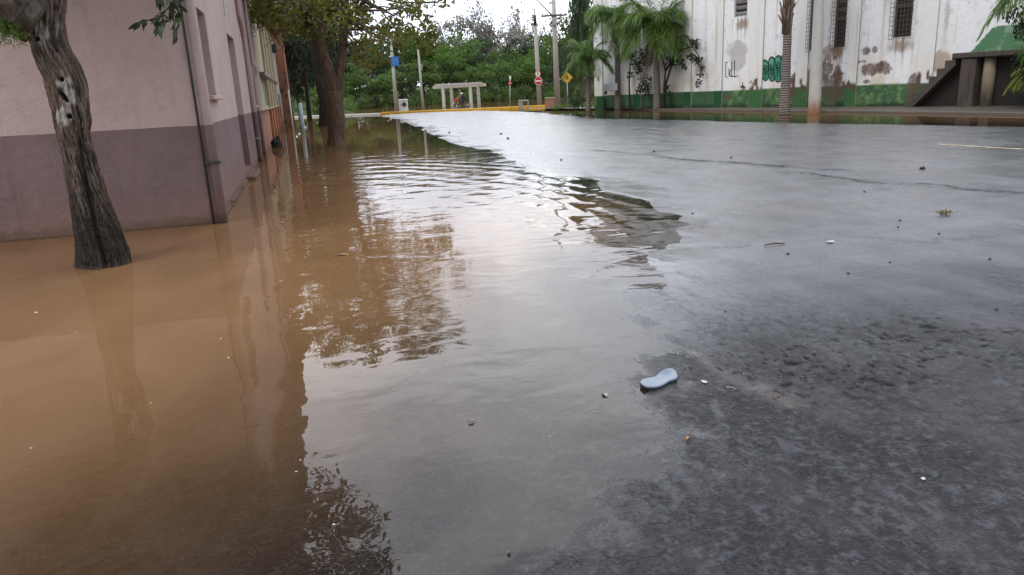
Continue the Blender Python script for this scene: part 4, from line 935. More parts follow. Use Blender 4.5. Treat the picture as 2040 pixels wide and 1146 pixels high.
# twin-stemmed street tree ---------------------------------------------------------
def fat_tube(k, pts, rads, n=14, lump=.10, m=0):
    pts = np.array(pts); t = np.linspace(0, len(pts)-1, max(8, 7*len(pts))); P = np.stack([np.interp(t, range(len(pts)), pts[:,i]) for i in range(3)], 1); 
    if len(P) > 8: P[2:-2] = (P[:-4]+P[1:-3]+P[2:-2]+P[3:-1]+P[4:])/5
    Rr = np.interp(t, range(len(pts)), rads); b0 = len(k.V); k.tube(P, Rr, n, m)
    VV = np.array(k.V[b0:]); cen = np.repeat(P, n, 0); nn = fbm(VV[:,0]*5, VV[:,1]*5, VV[:,2]*1.6, 3); VV = cen+(VV-cen)*(1+lump*nn*2)[:,None]; k.V[b0:] = [tuple(v) for v in VV]
def street_tree():
    base = at(671, 291); Y0 = base[1]; b = np.array([base[0], base[1], 0])
    root = thing('street_tree', 'brown twin-stemmed street tree with thin yellowing crown rising out of the flood', 'tree', b)
    A = lambda x, y, dy=0.0: aty(x, y, Y0+dy)-b; m2 = Y0/FOC
    k = MB(); fat_tube(k, [A(673,330), A(671,291), A(670,250), A(669,215), A(668,182)], [.40,.30,.27,.26,.27]); 
    fat_tube(k, [A(667,195), A(657,150,.0), A(648,120,-.05), A(636,84,-.1), A(624,60,-.2), A(613,42,-.3), A(603,5,-.4), A(590,-60,-.6), A(580,-150,-.8)], [.20,.19,.175,.155,.13,.11,.10,.08,.04])
    fat_tube(k, [A(637,86,-.1), A(643,55,.1), A(647,20,.2), A(650,-40,.3), A(655,-150,.5)], [.13,.125,.115,.10,.05])
    fat_tube(k, [A(671,200), A(675,156,.1), A(680,115,.2), A(684,80,.3), A(686,40,.3), A(688,-20,.4), A(694,-80,.5), A(697,-150,.5)], [.20,.16,.15,.145,.135,.12,.09,.03])
    fat_tube(k, [A(670,165), A(662,150,-.15), A(664,138,-.2)], [.10,.07,.03]); tr = k.build('trunk', BK_brown, root, True)
    cl = []; kb = MB(); forks = [A(613,42,-.3), A(603,5,-.4), A(647,20,.2), A(650,-40,.3), A(686,40,.3), A(688,-20,.4), A(694,-120,.5), A(655,-150,.5), A(590,-60,-.6)]
    def lowlim(x):
        return np.interp(x, [480,520,560,600,640,680,720,760,800,840,870], [30,62,78,70,85,95,112,108,92,98,60])
    n_ = 0
    while n_ < 230:
        x = rng.uniform(470, 900); y = rng.uniform(-215, 115) if rng.random() < .58 else rng.uniform(-60, 115); 
        if y > lowlim(x)-6*rng.random(): continue
        ex = (x-672)/(228*(1-.0*y)); ey = (y+45)/168
        if ex*ex+ey*ey*.92 > 1: continue
        if y > -60 and rng.random() < .25 and x > 640: continue
        if x > 820 and y < -20 and y > -120: continue
        q = A(x, y, rng.normal()*1.7); n_ += 1; cl.append((q, .26+.24*rng.random(), 26 if y > -60 else 72))
        if n_ % 3 == 0:
            f_ = min(forks, key=lambda w: np.linalg.norm(w-q)+rng.random()*.8); md = (f_+q)/2+rng.normal(size=3)*.22; kb.tube([f_, md, q, q+rng.normal(size=3)*.25], [.05,.03,.014,.006], 5)
    for (x, y) in [(862,58),(858,70),(850,40),(835,78),(800,88),(812,60),(845,96),(790,40),(770,60),(828,24),(866,84),(740,100),(715,118),(735,130),(755,118)]: cl.append((A(x, y, rng.normal()*.6), .26, 40))
    for (x0, y0, x1, y1) in [(500,45,600,20),(505,60,590,50),(520,30,610,40),(700,60,850,70),(690,90,800,92),(690,20,840,30),(540,80,612,42)]:
        p0 = A(x1, y1); p1 = A(x0, y0, rng.normal()*.4); 
        if x0 > 680: p0, p1 = A(x0, y0, .2), A(x1, y1, rng.normal()*.4)
        md = (p0+p1)/2+np.array([0,0,.18]); kb.tube([p0, md, p1], [.035,.022,.008], 6)
        for _ in range(6): q = p0+(p1-p0)*rng.random(); kb.tube([q, q+rng.normal(size=3)*.3, q+rng.normal(size=3)*.55], [.012,.008,.004], 4)
    kb.build('branches', BK_brown, root, True)
    P, tn = clump_points(cl); V, F, r = leaf_arrays(P, .17, .085, .35); crn = npmesh('crown', V, F, leafmat('yellowing_leaf', (.045,.060,.012), (.21,.21,.042), .45), root, {'rnd': ('F', r*.5+np.repeat(tn,4)*.5)}, smooth=False)
street_tree()

# generic trees, built once per kind and copied --------------------------------------
def proto_broad(seed, K=34, n=64, size=.045, open_=.0, trunkmat=BK_grey):
    k = MB(); cl = []
    r_ = np.random.default_rng(seed)
    tops = []
    for i in range(K):
        u = r_.normal(size=3); u /= np.linalg.norm(u); u *= r_.random()**.36; c = np.array([0,0,.60])+u*np.array([.47,.47,.37]); c += r_.normal(size=3)*.03
        rad = .07+.09*r_.random(); cl.append((c, rad, int(n*(rad/.115)**2)+8)); tops.append(c)
    k.tube([(0,0,-.06),(.01,0,.12),(.0,.015,.30),(.02,0,.5)], [.035,.026,.022,.012], 8)
    for c in tops[::3]: h = .18+.3*r_.random(); k.tube([(0,0,h),tuple((np.array([0,0,h])+c)/2+r_.normal(size=3)*.02),tuple(c)], [.013,.008,.003], 5)
    P, tn = clump_points(cl); V, F, r = leaf_arrays(P, size, size*.62, .2)
    return k, (V, F, r*.55+np.repeat(tn,4)*.45)
def proto_bare(seed, leafy=.35):
    r_ = np.random.default_rng(seed); k = MB(); P = []
    def grow(p, d, L, rad, lev):
        q = p+d*L; md = (p+q)/2+r_.normal(size=3)*L*.08; k.tube([p, md, q], [rad, rad*.8, rad*.62], 5 if lev > 1 else 7, cap=False)
        if lev >= 5: P.append(q); return
        for _ in range(3 if lev < 4 else 2):
            dd = unit(d+r_.normal(size=3)*.55+np.array([0,0,.12])); grow(q if r_.random() < .7 else md, dd, L*(.62+.2*r_.random()), rad*.6, lev+1)
    grow(np.array([0,0,-.05]), np.array([0,0,1.0]), .36, .026, 0)
    P = np.array(P); n = 4; Q = np.repeat(P, n, 0)+rng.normal(size=(len(P)*n,3))*.03; V, F, r = leaf_arrays(Q, .034, .02, .1); return k, (V, F, r)
def proto_weep(seed):
    r_ = np.random.default_rng(seed); k = MB(); k.tube([(0,0,-.05),(0,0,.5),(.01,0,.95)], [.03,.02,.006], 8); P = []; D = []
    for i in range(150):
        h = .22+.76*r_.random(); a = r_.random()*6.28; L = .42*(1.12-h)**.7*(.6+.5*r_.random()); e = np.array([math.cos(a)*L, math.sin(a)*L, h+.03]); k.tube([(0,0,h),tuple(e)], [.006,.002], 4, cap=False)
        for j in range(26): f = .25+.75*r_.random(); P.append(np.array([0,0,h])*(1-f)+e*f+np.array([0,0,-.10*r_.random()])+r_.normal(size=3)*.012); D.append(np.array([0,0,-1.6])+e*.4)
    V, F, r = leaf_arrays(np.array(P), .075, .012, .6, np.array(D)); return k, (V, F, r)
PROTO = {}
for nm, fn in [('b0', lambda: proto_broad(1)), ('b1', lambda: proto_broad(2, 40, 60)), ('b2', lambda: proto_broad(3, 28, 74)), ('b3', lambda: proto_broad(4, 36, 60, .05)), ('bare0', lambda: proto_bare(5)), ('bare1', lambda: proto_bare(6)), ('weep', lambda: proto_weep(8))]:
    k, (V, F, r) = fn(); tm = k.build('trunk', BK_grey, None, True); cm = npmesh('crown', V, F, LM_mid, None, {'rnd': ('F', r)}, smooth=False)
    PROTO[nm] = (tm.data, cm.data); bpy.data.objects.remove(tm); bpy.data.objects.remove(cm)
def place(var, mat, x, Y, top, wpx, label, cat='tree', group=None, z0=.3, bark=BK_grey, name='tree', rz=None):
    p = aty(x, 200, Y); zt = aty(x, top, Y)[2]; h = (zt-z0); w = wpx/FOC*Y*1.02
    if group: h *= 1.32; w *= 1.28
    root = thing(name, label, cat, (p[0], p[1], z0), random.uniform(0, 6.28) if rz is None else rz, group); root.scale = (w, w, h)
    for nm, me, mm in (('trunk', PROTO[var][0], bark), ('crown', PROTO[var][1], mat)):
        o = bpy.data.objects.new(nm, me); COL.objects.link(o); o.parent = root; o.material_slots[0].link = 'OBJECT'; o.material_slots[0].material = mm
    return root
WOOD = 'trees of the wood beyond the far kerb'
for a in [
 ('b1', LM_dark, 640, 112, 95, 120, 'dark green tree of the far wood seen left of the twin-stemmed street tree'),
 ('b0', LM_olive, 705, 116, 78, 120, 'olive green tree of the wood just right of the street tree stems'),
 ('b2', LM_blue, 752, 110, 105, 100, 'deep green tree of the wood left of the pole with the blue plate'),
 ('b3', LM_mid, 800, 118, 88, 110, 'mid green tree of the wood between the blue plate pole and the thin pole'),
 ('b0', LM_bright, 890, 112, 84, 112, 'large rounded bright green tree standing behind the concrete pergola'),
 ('b1', LM_mid, 845, 122, 96, 100, 'green tree of the wood behind the top of the thin bare pole'),
 ('bare0', LM_grey, 912, 138, 56, 90, 'greyish thin tree at the left end of the leafless skyline'),
 ('bare1', LM_grey, 952, 142, 36, 90, 'tallest grey tree with tufted top in the leafless skyline'),
 ('bare0', LM_grey, 1003, 140, 58, 90, 'brownish grey bare tree over the wood left of the road sign pole'),
 ('bare1', LM_grey, 1040, 144, 40, 84, 'grey bare tree just left of the shorter utility pole top'),
 ('bare0', LM_grey, 1088, 140, 52, 80, 'grey bare tree showing between the two utility poles'),
 ('b2', LM_grey, 935, 136, 66, 110, 'dull grey-green tree under the tallest grey treetop'),
 ('b1', LM_grey, 1010, 134, 88, 110, 'dull grey-brown tree filling the skyline above the far no-entry sign'),
 ('b2', LM_blue, 955, 120, 100, 100, 'deep green tree of the wood right of the pergola roof'),
 ('b3', LM_mid, 1005, 114, 118, 90, 'mid green tree of the wood directly behind the far no-entry sign'),
 ('b0', LM_dark, 1058, 118, 88, 90, 'dark green tree of the wood behind the utility pole with two signs'),
 ('b1', LM_bright, 1096, 110, 98, 76, 'bright green tree of the wood between the two utility poles'),
 ('b3', LM_mid, 1140, 100, 62, 96, 'green tree of the wood above the yellow diamond sign'),
 ('b2', LM_mid, 826, 104, 138, 86, 'low green tree at the foot of the wood left of the pergola'),
 ('b0', LM_bright, 748, 103, 148, 84, 'low bright green tree at the water side left of the white appliance'),
 ('b3', LM_bright, 1050, 104, 130, 80, 'low bright green tree behind the yellow kerb and two-sign pole'),
 ('b1', LM_bright, 982, 104, 140, 74, 'low bright green tree right of the pergola behind the kerb'),
 ('b2', LM_mid, 905, 108, 138, 80, 'low dark-centred tree seen through the pergola posts'),
 ('b1', LM_blue, 1130, 97, 120, 70, 'deep green bushy tree behind the yellow diamond sign'),
 ('b0', LM_mid, 690, 104, 140, 84, 'low green tree right behind the forked street tree trunk')]: place(*a, group=WOOD)
place('b3', LM_bright, 632, 76, 168, 62, 'bright green bush on the bank left of the dark trunk', 'bush', None, .2, name='bush')
place('b1', LM_mid, 1186, 92, 20, 70, 'green tree of the wood behind the left corner of the white hall', group=WOOD)
DK = 'dark shaded trees at the end of the left houses'
for a in [('b1', LM_dark, 578, 54, -30, 120, 'dark shaded tree right against the end of the cream house'), ('b2', LM_dark, 612, 57, -50, 120, 'dark shaded tree left of the black trunk'), ('b0', LM_dark, 648, 66, 10, 120, 'dark shaded tree behind the black trunk'), ('b3', LM_dark, 594, 60, 92, 76, 'low dark bushy tree at the foot of the shaded group')]: place(*a, group=DK, z0=.0, bark=BK_dark)  # near-black leaf colour carries the shade of this group
place('weep', LM_blue, 1160, 74, -70, 120, 'tall dark weeping tree behind the young palm', z0=.0)

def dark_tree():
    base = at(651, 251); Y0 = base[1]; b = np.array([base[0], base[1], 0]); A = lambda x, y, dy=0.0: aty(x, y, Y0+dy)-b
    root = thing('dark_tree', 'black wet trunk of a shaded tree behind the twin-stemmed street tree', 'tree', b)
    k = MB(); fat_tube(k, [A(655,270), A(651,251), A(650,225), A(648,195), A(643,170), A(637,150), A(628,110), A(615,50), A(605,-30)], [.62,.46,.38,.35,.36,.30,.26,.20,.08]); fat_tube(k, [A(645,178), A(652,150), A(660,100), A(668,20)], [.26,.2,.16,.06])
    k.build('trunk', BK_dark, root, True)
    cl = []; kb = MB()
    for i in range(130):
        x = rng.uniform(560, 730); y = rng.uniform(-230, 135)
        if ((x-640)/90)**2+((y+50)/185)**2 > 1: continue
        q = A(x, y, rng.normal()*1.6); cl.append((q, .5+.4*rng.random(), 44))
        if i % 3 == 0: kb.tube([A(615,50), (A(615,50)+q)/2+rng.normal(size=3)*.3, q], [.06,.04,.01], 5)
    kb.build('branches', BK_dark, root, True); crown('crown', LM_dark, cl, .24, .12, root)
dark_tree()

def far_wood():
    cl = []
    for i in range(620):
        x = rng.uniform(-28, 62); Y = rng.uniform(122, 150); z = rng.random()**.7*(7.4+2.4*vnoise(np.array([x*.12]), np.array([3.]))[0])+.8; cl.append((np.array([x+.0, Y, z]), 1.3+.9*rng.random(), 46))
    tag(crown('far_wood', LM_blue, cl, .62, .36, None), 'dark mass of wood closing the view behind the separate trees', None, kind='stuff')
    cl = []
    for i in range(420):
        x = rng.uniform(2, 46); Y = rng.uniform(98.5, 106)-(x-20)*.10*0; z = .2+rng.random()**1.6*1.7; cl.append((np.array([x, Y, z]), .45+.4*rng.random(), 30))
    for i in range(70):
        x = rng.uniform(-1, 5.4); Y = rng.uniform(75, 86); cl.append((np.array([x, Y, .2+rng.random()**2*1.2]), .4+.3*rng.random(), 34))
    tag(crown('undergrowth', LM_mid, cl, .30, .16, None), 'low green undergrowth along the far waterside', None, kind='stuff')
far_wood()

# palms -------------------------------------------------------------------------------
def frond_mesh(L, rise, drop, nl, ll, mat, plume=.6, wid=.034, name='frond', hang=.6):
    k = MB(); N = 22; pts = []
    for i in range(N+1):
        f = i/N; pts.append((L*(f*.92-.12*f*f*drop), 0, L*(rise*f-drop*f*f)))
    pts = np.array(pts); k.tube(pts, list(np.linspace(.028, .005, N+1)), 5); V0 = np.array(k.V); 
    Vs = [V0]; Fs = [list(f) for f in k.F]; n0 = len(V0); rr = [np.full(n0, .3)]; VV = []; FF = []; rn = []
    for i in range(nl):
        f = .10+.90*(i+.5*rng.random())/nl; p = np.array([np.interp(f*N, range(N+1), pts[:,j]) for j in range(3)]); tg = unit(np.array([np.interp(min(f*N+.5,N), range(N+1), pts[:,j]) for j in range(3)])-np.array([np.interp(f*N-.5, range(N+1), pts[:,j]) for j in range(3)]))
        for s in (-1, 1):
            l_ = ll*(.55+.9*math.sin(math.pi*min(1, f*.85+.12)))*(.8+.35*rng.random())*(1 if f < .9 else .7)
            d = unit(tg*(.55+.5*f)+np.array([0, s*(.9-.25*f), 0])+np.array([0,0,plume*rng.normal()*.6+.1])); side = unit(np.cross(d, np.array([0,0,1.0])+.3*rng.normal(size=3)))
            ps = [p, p+d*l_*.4+np.array([0,0,-.06*l_*hang]), p+d*l_*.75+np.array([0,0,-.34*l_*hang]), p+d*l_*.95+np.array([0,0,-.75*l_*hang])]; ws = [.5,1,.75,.08]; b0 = n0+len(VV)
            for q, w in zip(ps, ws): VV += [q+side*wid*w*.5, q-side*wid*w*.5]
            for j in range(3): FF.append([b0+2*j, b0+2*j+1, b0+2*j+3, b0+2*j+2])
            rn += [rng.random()]*8
    V = np.vstack([V0, np.array(VV)]); o = npmesh(name, V, Fs+FF, mat, None, {'rnd': ('F', np.concatenate([rr[0], rn]))}); me = o.data; bpy.data.objects.remove(o); return me
FR = [frond_mesh(2.6,1.05,.95,62,.62,LM_palm), frond_mesh(2.7,.6,1.15,62,.64,LM_palm), frond_mesh(2.5,.15,1.25,60,.6,LM_palm), frond_mesh(2.3,1.5,.75,56,.6,LM_palm)]
FRY = [frond_mesh(1.5,1.0,1.05,40,.42,LM_ypalm,.25,.03), frond_mesh(1.6,.6,1.25,40,.44,LM_ypalm,.25,.03), frond_mesh(1.4,1.4,.9,40,.42,LM_ypalm,.25,.03)]
FDRY = frond_mesh(1.8,-.55,.75,34,.35,LM_dry,.6,.03,hang=1.6)
def palm_trunk_mat(name, dark, light, freq=11):
    t = NT(name); p = t.pos(False); s = t.n('ShaderNodeSeparateXYZ'); t.l(p, s.inputs[0]); n = t.noise(p, 3, 5); nf = t.noise(t.pos(False,(1,1,.3)), 30, 4)
    w = t.math('SINE', t.math('ADD', t.math('MULTIPLY', s.outputs[2], freq*6.283), t.math('MULTIPLY', n, 5.0))); f = t.math('MULTIPLY_ADD', w, .22, t.math('MULTIPLY_ADD', nf, .7, .12), clamp=True)
    col = t.mix(f, dark, light); col = t.mix(t.mrange(s.outputs[2], .6, .0), col, sc(dark, .7)); return t.pbr(col, .85, t.bump(t.math('ADD', w, nf), .015), spec=.2)
M_palmT = palm_trunk_mat('ringed_palm_trunk', (.10,.085,.075), (.30,.265,.24)); M_boot = barkmat('palm_boot', (.06,.04,.03), (.20,.14,.10), (.36,.29,.23), (14,14,2), .02)
def palm(label, base, path, rads, boots, n, fr, scale, crown_shape, name='palm_tree', group='palms along the pavement', droop=0, dry=0, seed=0):
    r_ = random.Random(seed); b = np.array(base); root = thing(name, label, 'palm tree', b, 0, group)
    k = MB(); fat_tube(k, [np.array(p)-b for p in path], rads, 18, .03); k.build('trunk', M_palmT, root, True); top = np.array(path[-1])-b
    kb = MB(); h0 = boots
    for i in range(int(8+12*boots)):
        a = r_.random()*6.28; zz = -boots*r_.random(); rr = rads[-1]; p0 = top+np.array([math.cos(a)*rr*.75, math.sin(a)*rr*.75, zz]); e = p0+np.array([math.cos(a)*(.08+.16*r_.random()), math.sin(a)*(.08+.16*r_.random()), .28+.3*r_.random()]); kb.tube([p0-np.array([0,0,.18]), p0, e], [.06,.055,.025], 6)
    kb.tube([top-np.array([0,0,boots]), top, top+np.array([0,0,.25])], [rads[-1]*1.12, rads[-1]*1.15, .05], 12); kb.build('boots', M_boot, root, True)
    for i in range(n):
        f = i/(n-1); kind = fr[min(len(fr)-1, int(f*len(fr)))] if crown_shape is None else fr[crown_shape[i % len(crown_shape)]]
        o = bpy.data.objects.new('frond', kind); COL.objects.link(o); o.parent = root; o.location = top+np.array([0,0,.12*r_.random()]); s_ = scale*r_.uniform(.85, 1.12); o.scale = (s_, s_, s_)
        o.rotation_euler = (r_.uniform(-.25,.25), r_.uniform(-.15,.2)+droop, i*2.39996+r_.uniform(-.2,.2))
    for i in range(dry):
        o = bpy.data.objects.new('dry_frond', FDRY); COL.objects.link(o); o.parent = root; o.location = top+np.array([0,0,-.15]); o.scale = (scale*.9,)*3; o.rotation_euler = (0, .9, i*2.1+5.2)
    return root
def pp(x, y, b): return aty(x, y, b[1])
b = at(1172,223); palm('short young palm with bright arching fronds beside the yellow diamond sign', b-[0,0,.3], [b-[0,0,.3], pp(1172,190,b), pp(1172,122,b)], [.17,.14,.13], .3, 26, FR, .62, [0,3,0,1,3,1,0,3,0,1], seed=1)
b = at(1231,219.5); palm('tall ringed palm with a grey meter box on its trunk', b-[0,0,.3], [b-[0,0,.3], pp(1231,180,b), pp(1230,110,b), pp(1227,40,b)], [.22,.17,.155,.15], 1.2, 28, FR, .80, [3,0,1,0,1,3,0,2], dry=2, seed=2)
b = at(1309,219.5); palm('palm with the fullest drooping crown in front of the white hall', b-[0,0,.3], [b-[0,0,.3], pp(1309,180,b), pp(1308,140,b), pp(1306,62,b)], [.24,.19,.165,.14], .8, 34, FR, .98, [3,0,1,0,0,1,3,1,3], dry=1, seed=3)
b = at(1563,229); palm('bare ringed palm trunk in front of the green painted lettering', b-[0,0,.3], [b-[0,0,.3], pp(1563,215,b), pp(1566,150,b), pp(1569,60,b), pp(1571,40,b), pp(1578,-190,b)], [.26,.21,.165,.155,.16,.15], 4.55, 18, FR, 1.1, [3,0,1,3,0,0], seed=4)
q = aty(2100, -62, 18.0); palm('palm leaning in from the right with fronds hanging before the white wall', (q[0]+.3, q[1], SWZ), [(q[0]+.3, q[1], SWZ), (q[0]+.1, q[1], 2.2), (q[0], q[1], q[2])], [.2,.17,.14], .5, 22, FR, .78, [1,2,0,1,2,3,1], seed=7)
q = at(2062, 214, SWZ); palm('low clump of yellow-green palm fronds at the right edge below the dark tree', (q[0], q[1], SWZ), [(q[0], q[1], SWZ), (q[0], q[1], .5), (q[0]-.0, q[1], 1.15)], [.10,.09,.07], .15, 24, FRY, .62, [1,0,1,2,1], name='palm_shrub', seed=9)
place('b0', LM_dark, 2070, 18.6, -60, 170, 'dark dense tree overhanging the stair landing', z0=SWZ, bark=BK_dark)
# shrubs and climbers against the hall
def wall_shrub():
    b = at(1324, 214, SWZ); root = thing('climbing_shrub', 'dark leafy shrub climbing the white hall behind the full palm', 'shrub', b); k = MB(); cl = []
    A = lambda x, y, o_=.5: wpt(*wuz(x, y, o_), o_)-b
    for P in [[(1325,216),(1323,180),(1326,140),(1318,110),(1300,95)], [(1323,180),(1335,140),(1345,110),(1352,95)], [(1326,140),(1355,100),(1380,92),(1392,112)], [(1318,110),(1285,110),(1270,130)], [(1256,215),(1253,170),(1255,130),(1262,105)]]: fat_tube(k, [A(*q) for q in P], list(np.linspace(.07,.02,len(P))), 7)
    k.build('trunk', BK_dark, root, True)
    for (x, y, r, n) in [(1300,100,.5,90),(1320,85,.55,90),(1345,95,.5,80),(1335,118,.45,80),(1290,120,.45,70),(1275,135,.40,60),(1285,160,.4,60),(1290,180,.4,60),(1275,178,.35,45),(1268,110,.4,50),(1355,120,.35,50),(1362,132,.2,24),(1358,75,.4,60),(1326,190,.25,40),(1327,175,.2,30),(1378,84,.26,40),(1386,90,.16,20),(1372,112,.2,26),(1385,118,.26,44),(1394,122,.24,38),(1398,135,.13,20),(1396,150,.11,16),(1394,162,.10,12),(1392,170,.07,8),(1262,125,.3,40),(1252,110,.35,40),(1258,150,.2,20)]: cl.append((A(x+rng.normal()*2, y, .3+.5*rng.random()), r, n))
    crown('crown', LM_gloss, cl, .20, .10, root)
wall_shrub()
def verge():
    cl = [(at(1150+rng.normal()*9, 212, .3)+[0, rng.normal()*.5, rng.random()*.5], .4, 40) for _ in range(14)]
    tag(crown('low_bush', LM_blue, cl, .16, .07, None), 'low scruffy bush behind the foot of the young palm', 'bush')
    q = at(1155, 217); r = rng.random((900,2))*[3.4,1.0]-[1.7,.5]; P = np.stack([q[0]+r[:,0], q[1]+.6+r[:,1], .02+0*r[:,0]], 1); P[:,2] += .16*np.exp(-(r[:,0]/1.2)**2)
    V, F, rr = leaf_arrays(P, .22, .03, 0, np.tile([0,0,1.0],(len(P),1))); tag(npmesh('grass', V, F, LM_bright, None, {'rnd': ('F', rr)}, smooth=False), 'tuft of bright grass on the kerb by the yellow diamond sign', None, kind='stuff')
verge()
# ------------------------------------------------------------------ poles, wires, signs
M_pole = simple('pole_concrete', (.40,.39,.36), .85, .14, 5, .004, dirt=((.22,.18,.14), .5)); M_ins = simple('glazed_insulator', (.20,.12,.08), .25, .2, 8)
def flat(c): return np.array([c[0], c[1], 0.0])
def frame_to_cam(P):
    d = flat(EYE-P); d = d/np.linalg.norm(d); s = np.array([-d[1], d[0], 0]); return d, s           # towards viewer, viewer's right
def pole_mb(b, top, r0, r1, n=20):
    k = MB(); N = 10; k.tube([b+(top-b)*i/N-b for i in range(N+1)], [r0+(r1-r0)*i/N for i in range(N+1)], n); return k
def utility():
    b = at(1110.5, 214.5); b0 = b-[0,0,.4]; A = lambda x, y, d=0.0: aty(x, y, b[1]+d)-b
    root = thing('utility_pole', 'tall concrete utility pole with cross arm and lamp arm beside the yellow diamond sign', 'utility pole', b)
    top = aty(1100.5, -70, b[1]); k = MB(); k.tube([[0,0,-.4], top-b], [.235,.12], 22); k.build('pole', M_pole, root, True)
    d, s = frame_to_cam(b)
    c = A(1104, 31.5); MB().box(c-.16*d*-1, (1.9,.10,.12), ax=(tuple(s), tuple(d), (0,0,1)), bev=.01).build('cross_arm', M_wood, root)
    for f in (-.85, -.5, .45, .85): q = c+s*f+.16*d; MB().tube([q, q+[0,0,.10], q+[0,0,.13], q+[0,0,.2]], [.02,.05,.035,.05], 10).build('insulator', M_ins, root, True)
    q = A(1104.5, 45); MB().box(q+.22*d, (.34,.24,.5), ax=(tuple(s), tuple(d), (0,0,1)), bev=.05).build('switch_box', M_grey, root)
    q = A(1100, 6); MB().box(q+.0*d, (.55,.12,.10), ax=(tuple(s), tuple(d), (0,0,1)), bev=.01).build('bracket', M_dark, root)
    la = MB().tube([A(1101,33,.0), A(1086,17,-.3), A(1068,-1,-.6), A(1050,-16,-.9)], [.055,.05,.045,.04], 10).build('lamp_arm', M_grey, root, True)
    e = A(1050,-16,-.9); MB().box(e+[-.3,0,.0], (.7,.22,.13), math.pi*.0, bev=.05).build('lamp_head', M_grey, la)
    b2 = at(1075.3, 212.2); A2 = lambda x, y, dd=0.0: aty(x, y, b2[1]+dd)-b2
    r2 = thing('utility_pole', 'shorter concrete utility pole carrying a round sign above a red octagon', 'utility pole', b2)
    k = MB(); k.tube([[0,0,-.4], A2(1065.3,30)], [.21,.13], 20); k.build('pole', M_pole, r2, True)
    d, s = frame_to_cam(b2)
    MB().tube([A2(1065,30), A2(1064,19)], .045, 8).build('pin', M_dark, r2, True)
    MB().box(A2(1064.3,18.5), (.30,.08,.06), ax=(tuple(s), tuple(d), (0,0,1))).build('top_bracket', M_dark, r2)
    MB().tube([A2(1066,50)+.13*d, A2(1065.3,31)+.13*d], [.12,.10], 10).build('cable_clamp', M_dark, r2, True)
    for y in (31, 35, 40, 48): q = A2(1065.4-(0 if y < 45 else -.5), y); MB().tube([q-s*.10+.05*d, q-s*.24+.05*d], .065, 8).build('insulator', M_ins, r2, True)
    # lines
    def wire(p, q, sag, lab, r=.014):
        p, q = np.array(p), np.array(q); P = [p+(q-p)*t+np.array([0,0,-sag*4*t*(1-t)]) for t in np.linspace(0,1,26)]
        o = MB().tube(P, r, 5).build('power_line', M_dark, None, True); tag(o, lab, 'cable')
    wire(b2+A2(1062,31), b+A(1090,31.5), .25, 'black cable strung between the two utility poles')
    wire(b+A(1050,-17,-.9), aty(855,66,88), .2, 'thin cable sloping down left from the lamp arm to the far trees', .02)
    wire(b+A(1100,-18), aty(845,12,90), .25, 'uppermost thin overhead cable crossing the white sky', .02)
    wire(b+A(1100,-8), aty(858,27,90), .35, 'thin overhead cable just under the uppermost one', .02)
    wire(b+A(1114,31.5), wpt(-1,6.6,.3), .2, 'short cable from the cross arm to the corner of the white hall', .02)
    # signs on the shorter pole
    M_red = simple('sign_red', (.50,.025,.03), .4, .1, 8); M_w = simple('sign_white', (.74,.73,.72), .4, .06, 8); M_bk = simple('sign_black', (.015,.013,.012), .5); M_yel = simple('sign_yellow', (.72,.42,.03), .4, .12, 8); M_back = M_grey
    def disc_at(k, c, r, th, off, d, n=28, m=0, rot=0):
        s_ = np.array([-d[1], d[0], 0]); poly = [(r*math.cos(2*math.pi*(i+rot)/n), r*math.sin(2*math.pi*(i+rot)/n)) for i in range(n)]; k.prism(poly, c+off*d, s_, (0,0,1), d, th, m); return k
    def arrow(k, c, d, r, off, m=0):
        s_ = np.array([-d[1], d[0], 0]); 
        k.prism([(.10*r,-.55*r),(.32*r,-.55*r),(.32*r,.10*r),(.12*r,.38*r),(-.18*r,.38*r),(-.18*r,.18*r),(.02*r,.18*r),(.10*r,.02*r)], c+off*d, s_, (0,0,1), d, .004, m)
        k.prism([(-.18*r,.02*r),(-.18*r,.54*r),(-.52*r,.28*r)], c+(off+.0005)*d, s_, (0,0,1), d, .004, m)
    r1 = 5.4/FOC*np.linalg.norm(b2); c1 = b2+A2(1071.4,147.5)
    t1 = thing('road_sign', 'round white turn sign with a dark bent arrow on the shorter utility pole', 'road sign', c1); k = MB(); disc_at(k, np.zeros(3), r1, .02, .22, d); k.build('plate', M_red, t1)
    k = MB(); disc_at(k, np.zeros(3), r1*.84, .006, .24, d); k.build('face', M_w, t1); k = MB(); arrow(k, np.zeros(3), d, r1*.95, .247); k.build('arrow', M_bk, t1)
    c2 = b2+A2(1072.6,161.5); r2_ = 8.0/FOC*np.linalg.norm(b2)
    t2 = thing('road_sign', 'red octagonal road sign with a white band on the shorter utility pole', 'road sign', c2); k = MB(); disc_at(k, np.zeros(3), r2_, .02, .215, d, 8, rot=.5); k.build('plate', M_w, t2)
    k = MB(); disc_at(k, np.zeros(3), r2_*.9, .006, .236, d, 8, rot=.5); k.build('face', M_red, t2); k = MB(); k.prism([(-r2_*.72,-.16*r2_),(r2_*.72,-.16*r2_),(r2_*.72,.14*r2_),(-r2_*.72,.14*r2_)], .2425*d, s, (0,0,1), d, .005); k.build('band', M_w, t2)
    # far post
    b3 = at(1015.2, 216); A3 = lambda x, y: aty(x, y, b3[1])-b3; d3, s3 = frame_to_cam(b3)
    t3 = thing('road_sign', 'small red no-entry sign below a white plate on a thin post behind the kerb', 'road sign', b3); MB().tube([[0,0,-.4], A3(1016,151)], .045, 10).build('post', M_grey, t3, True)
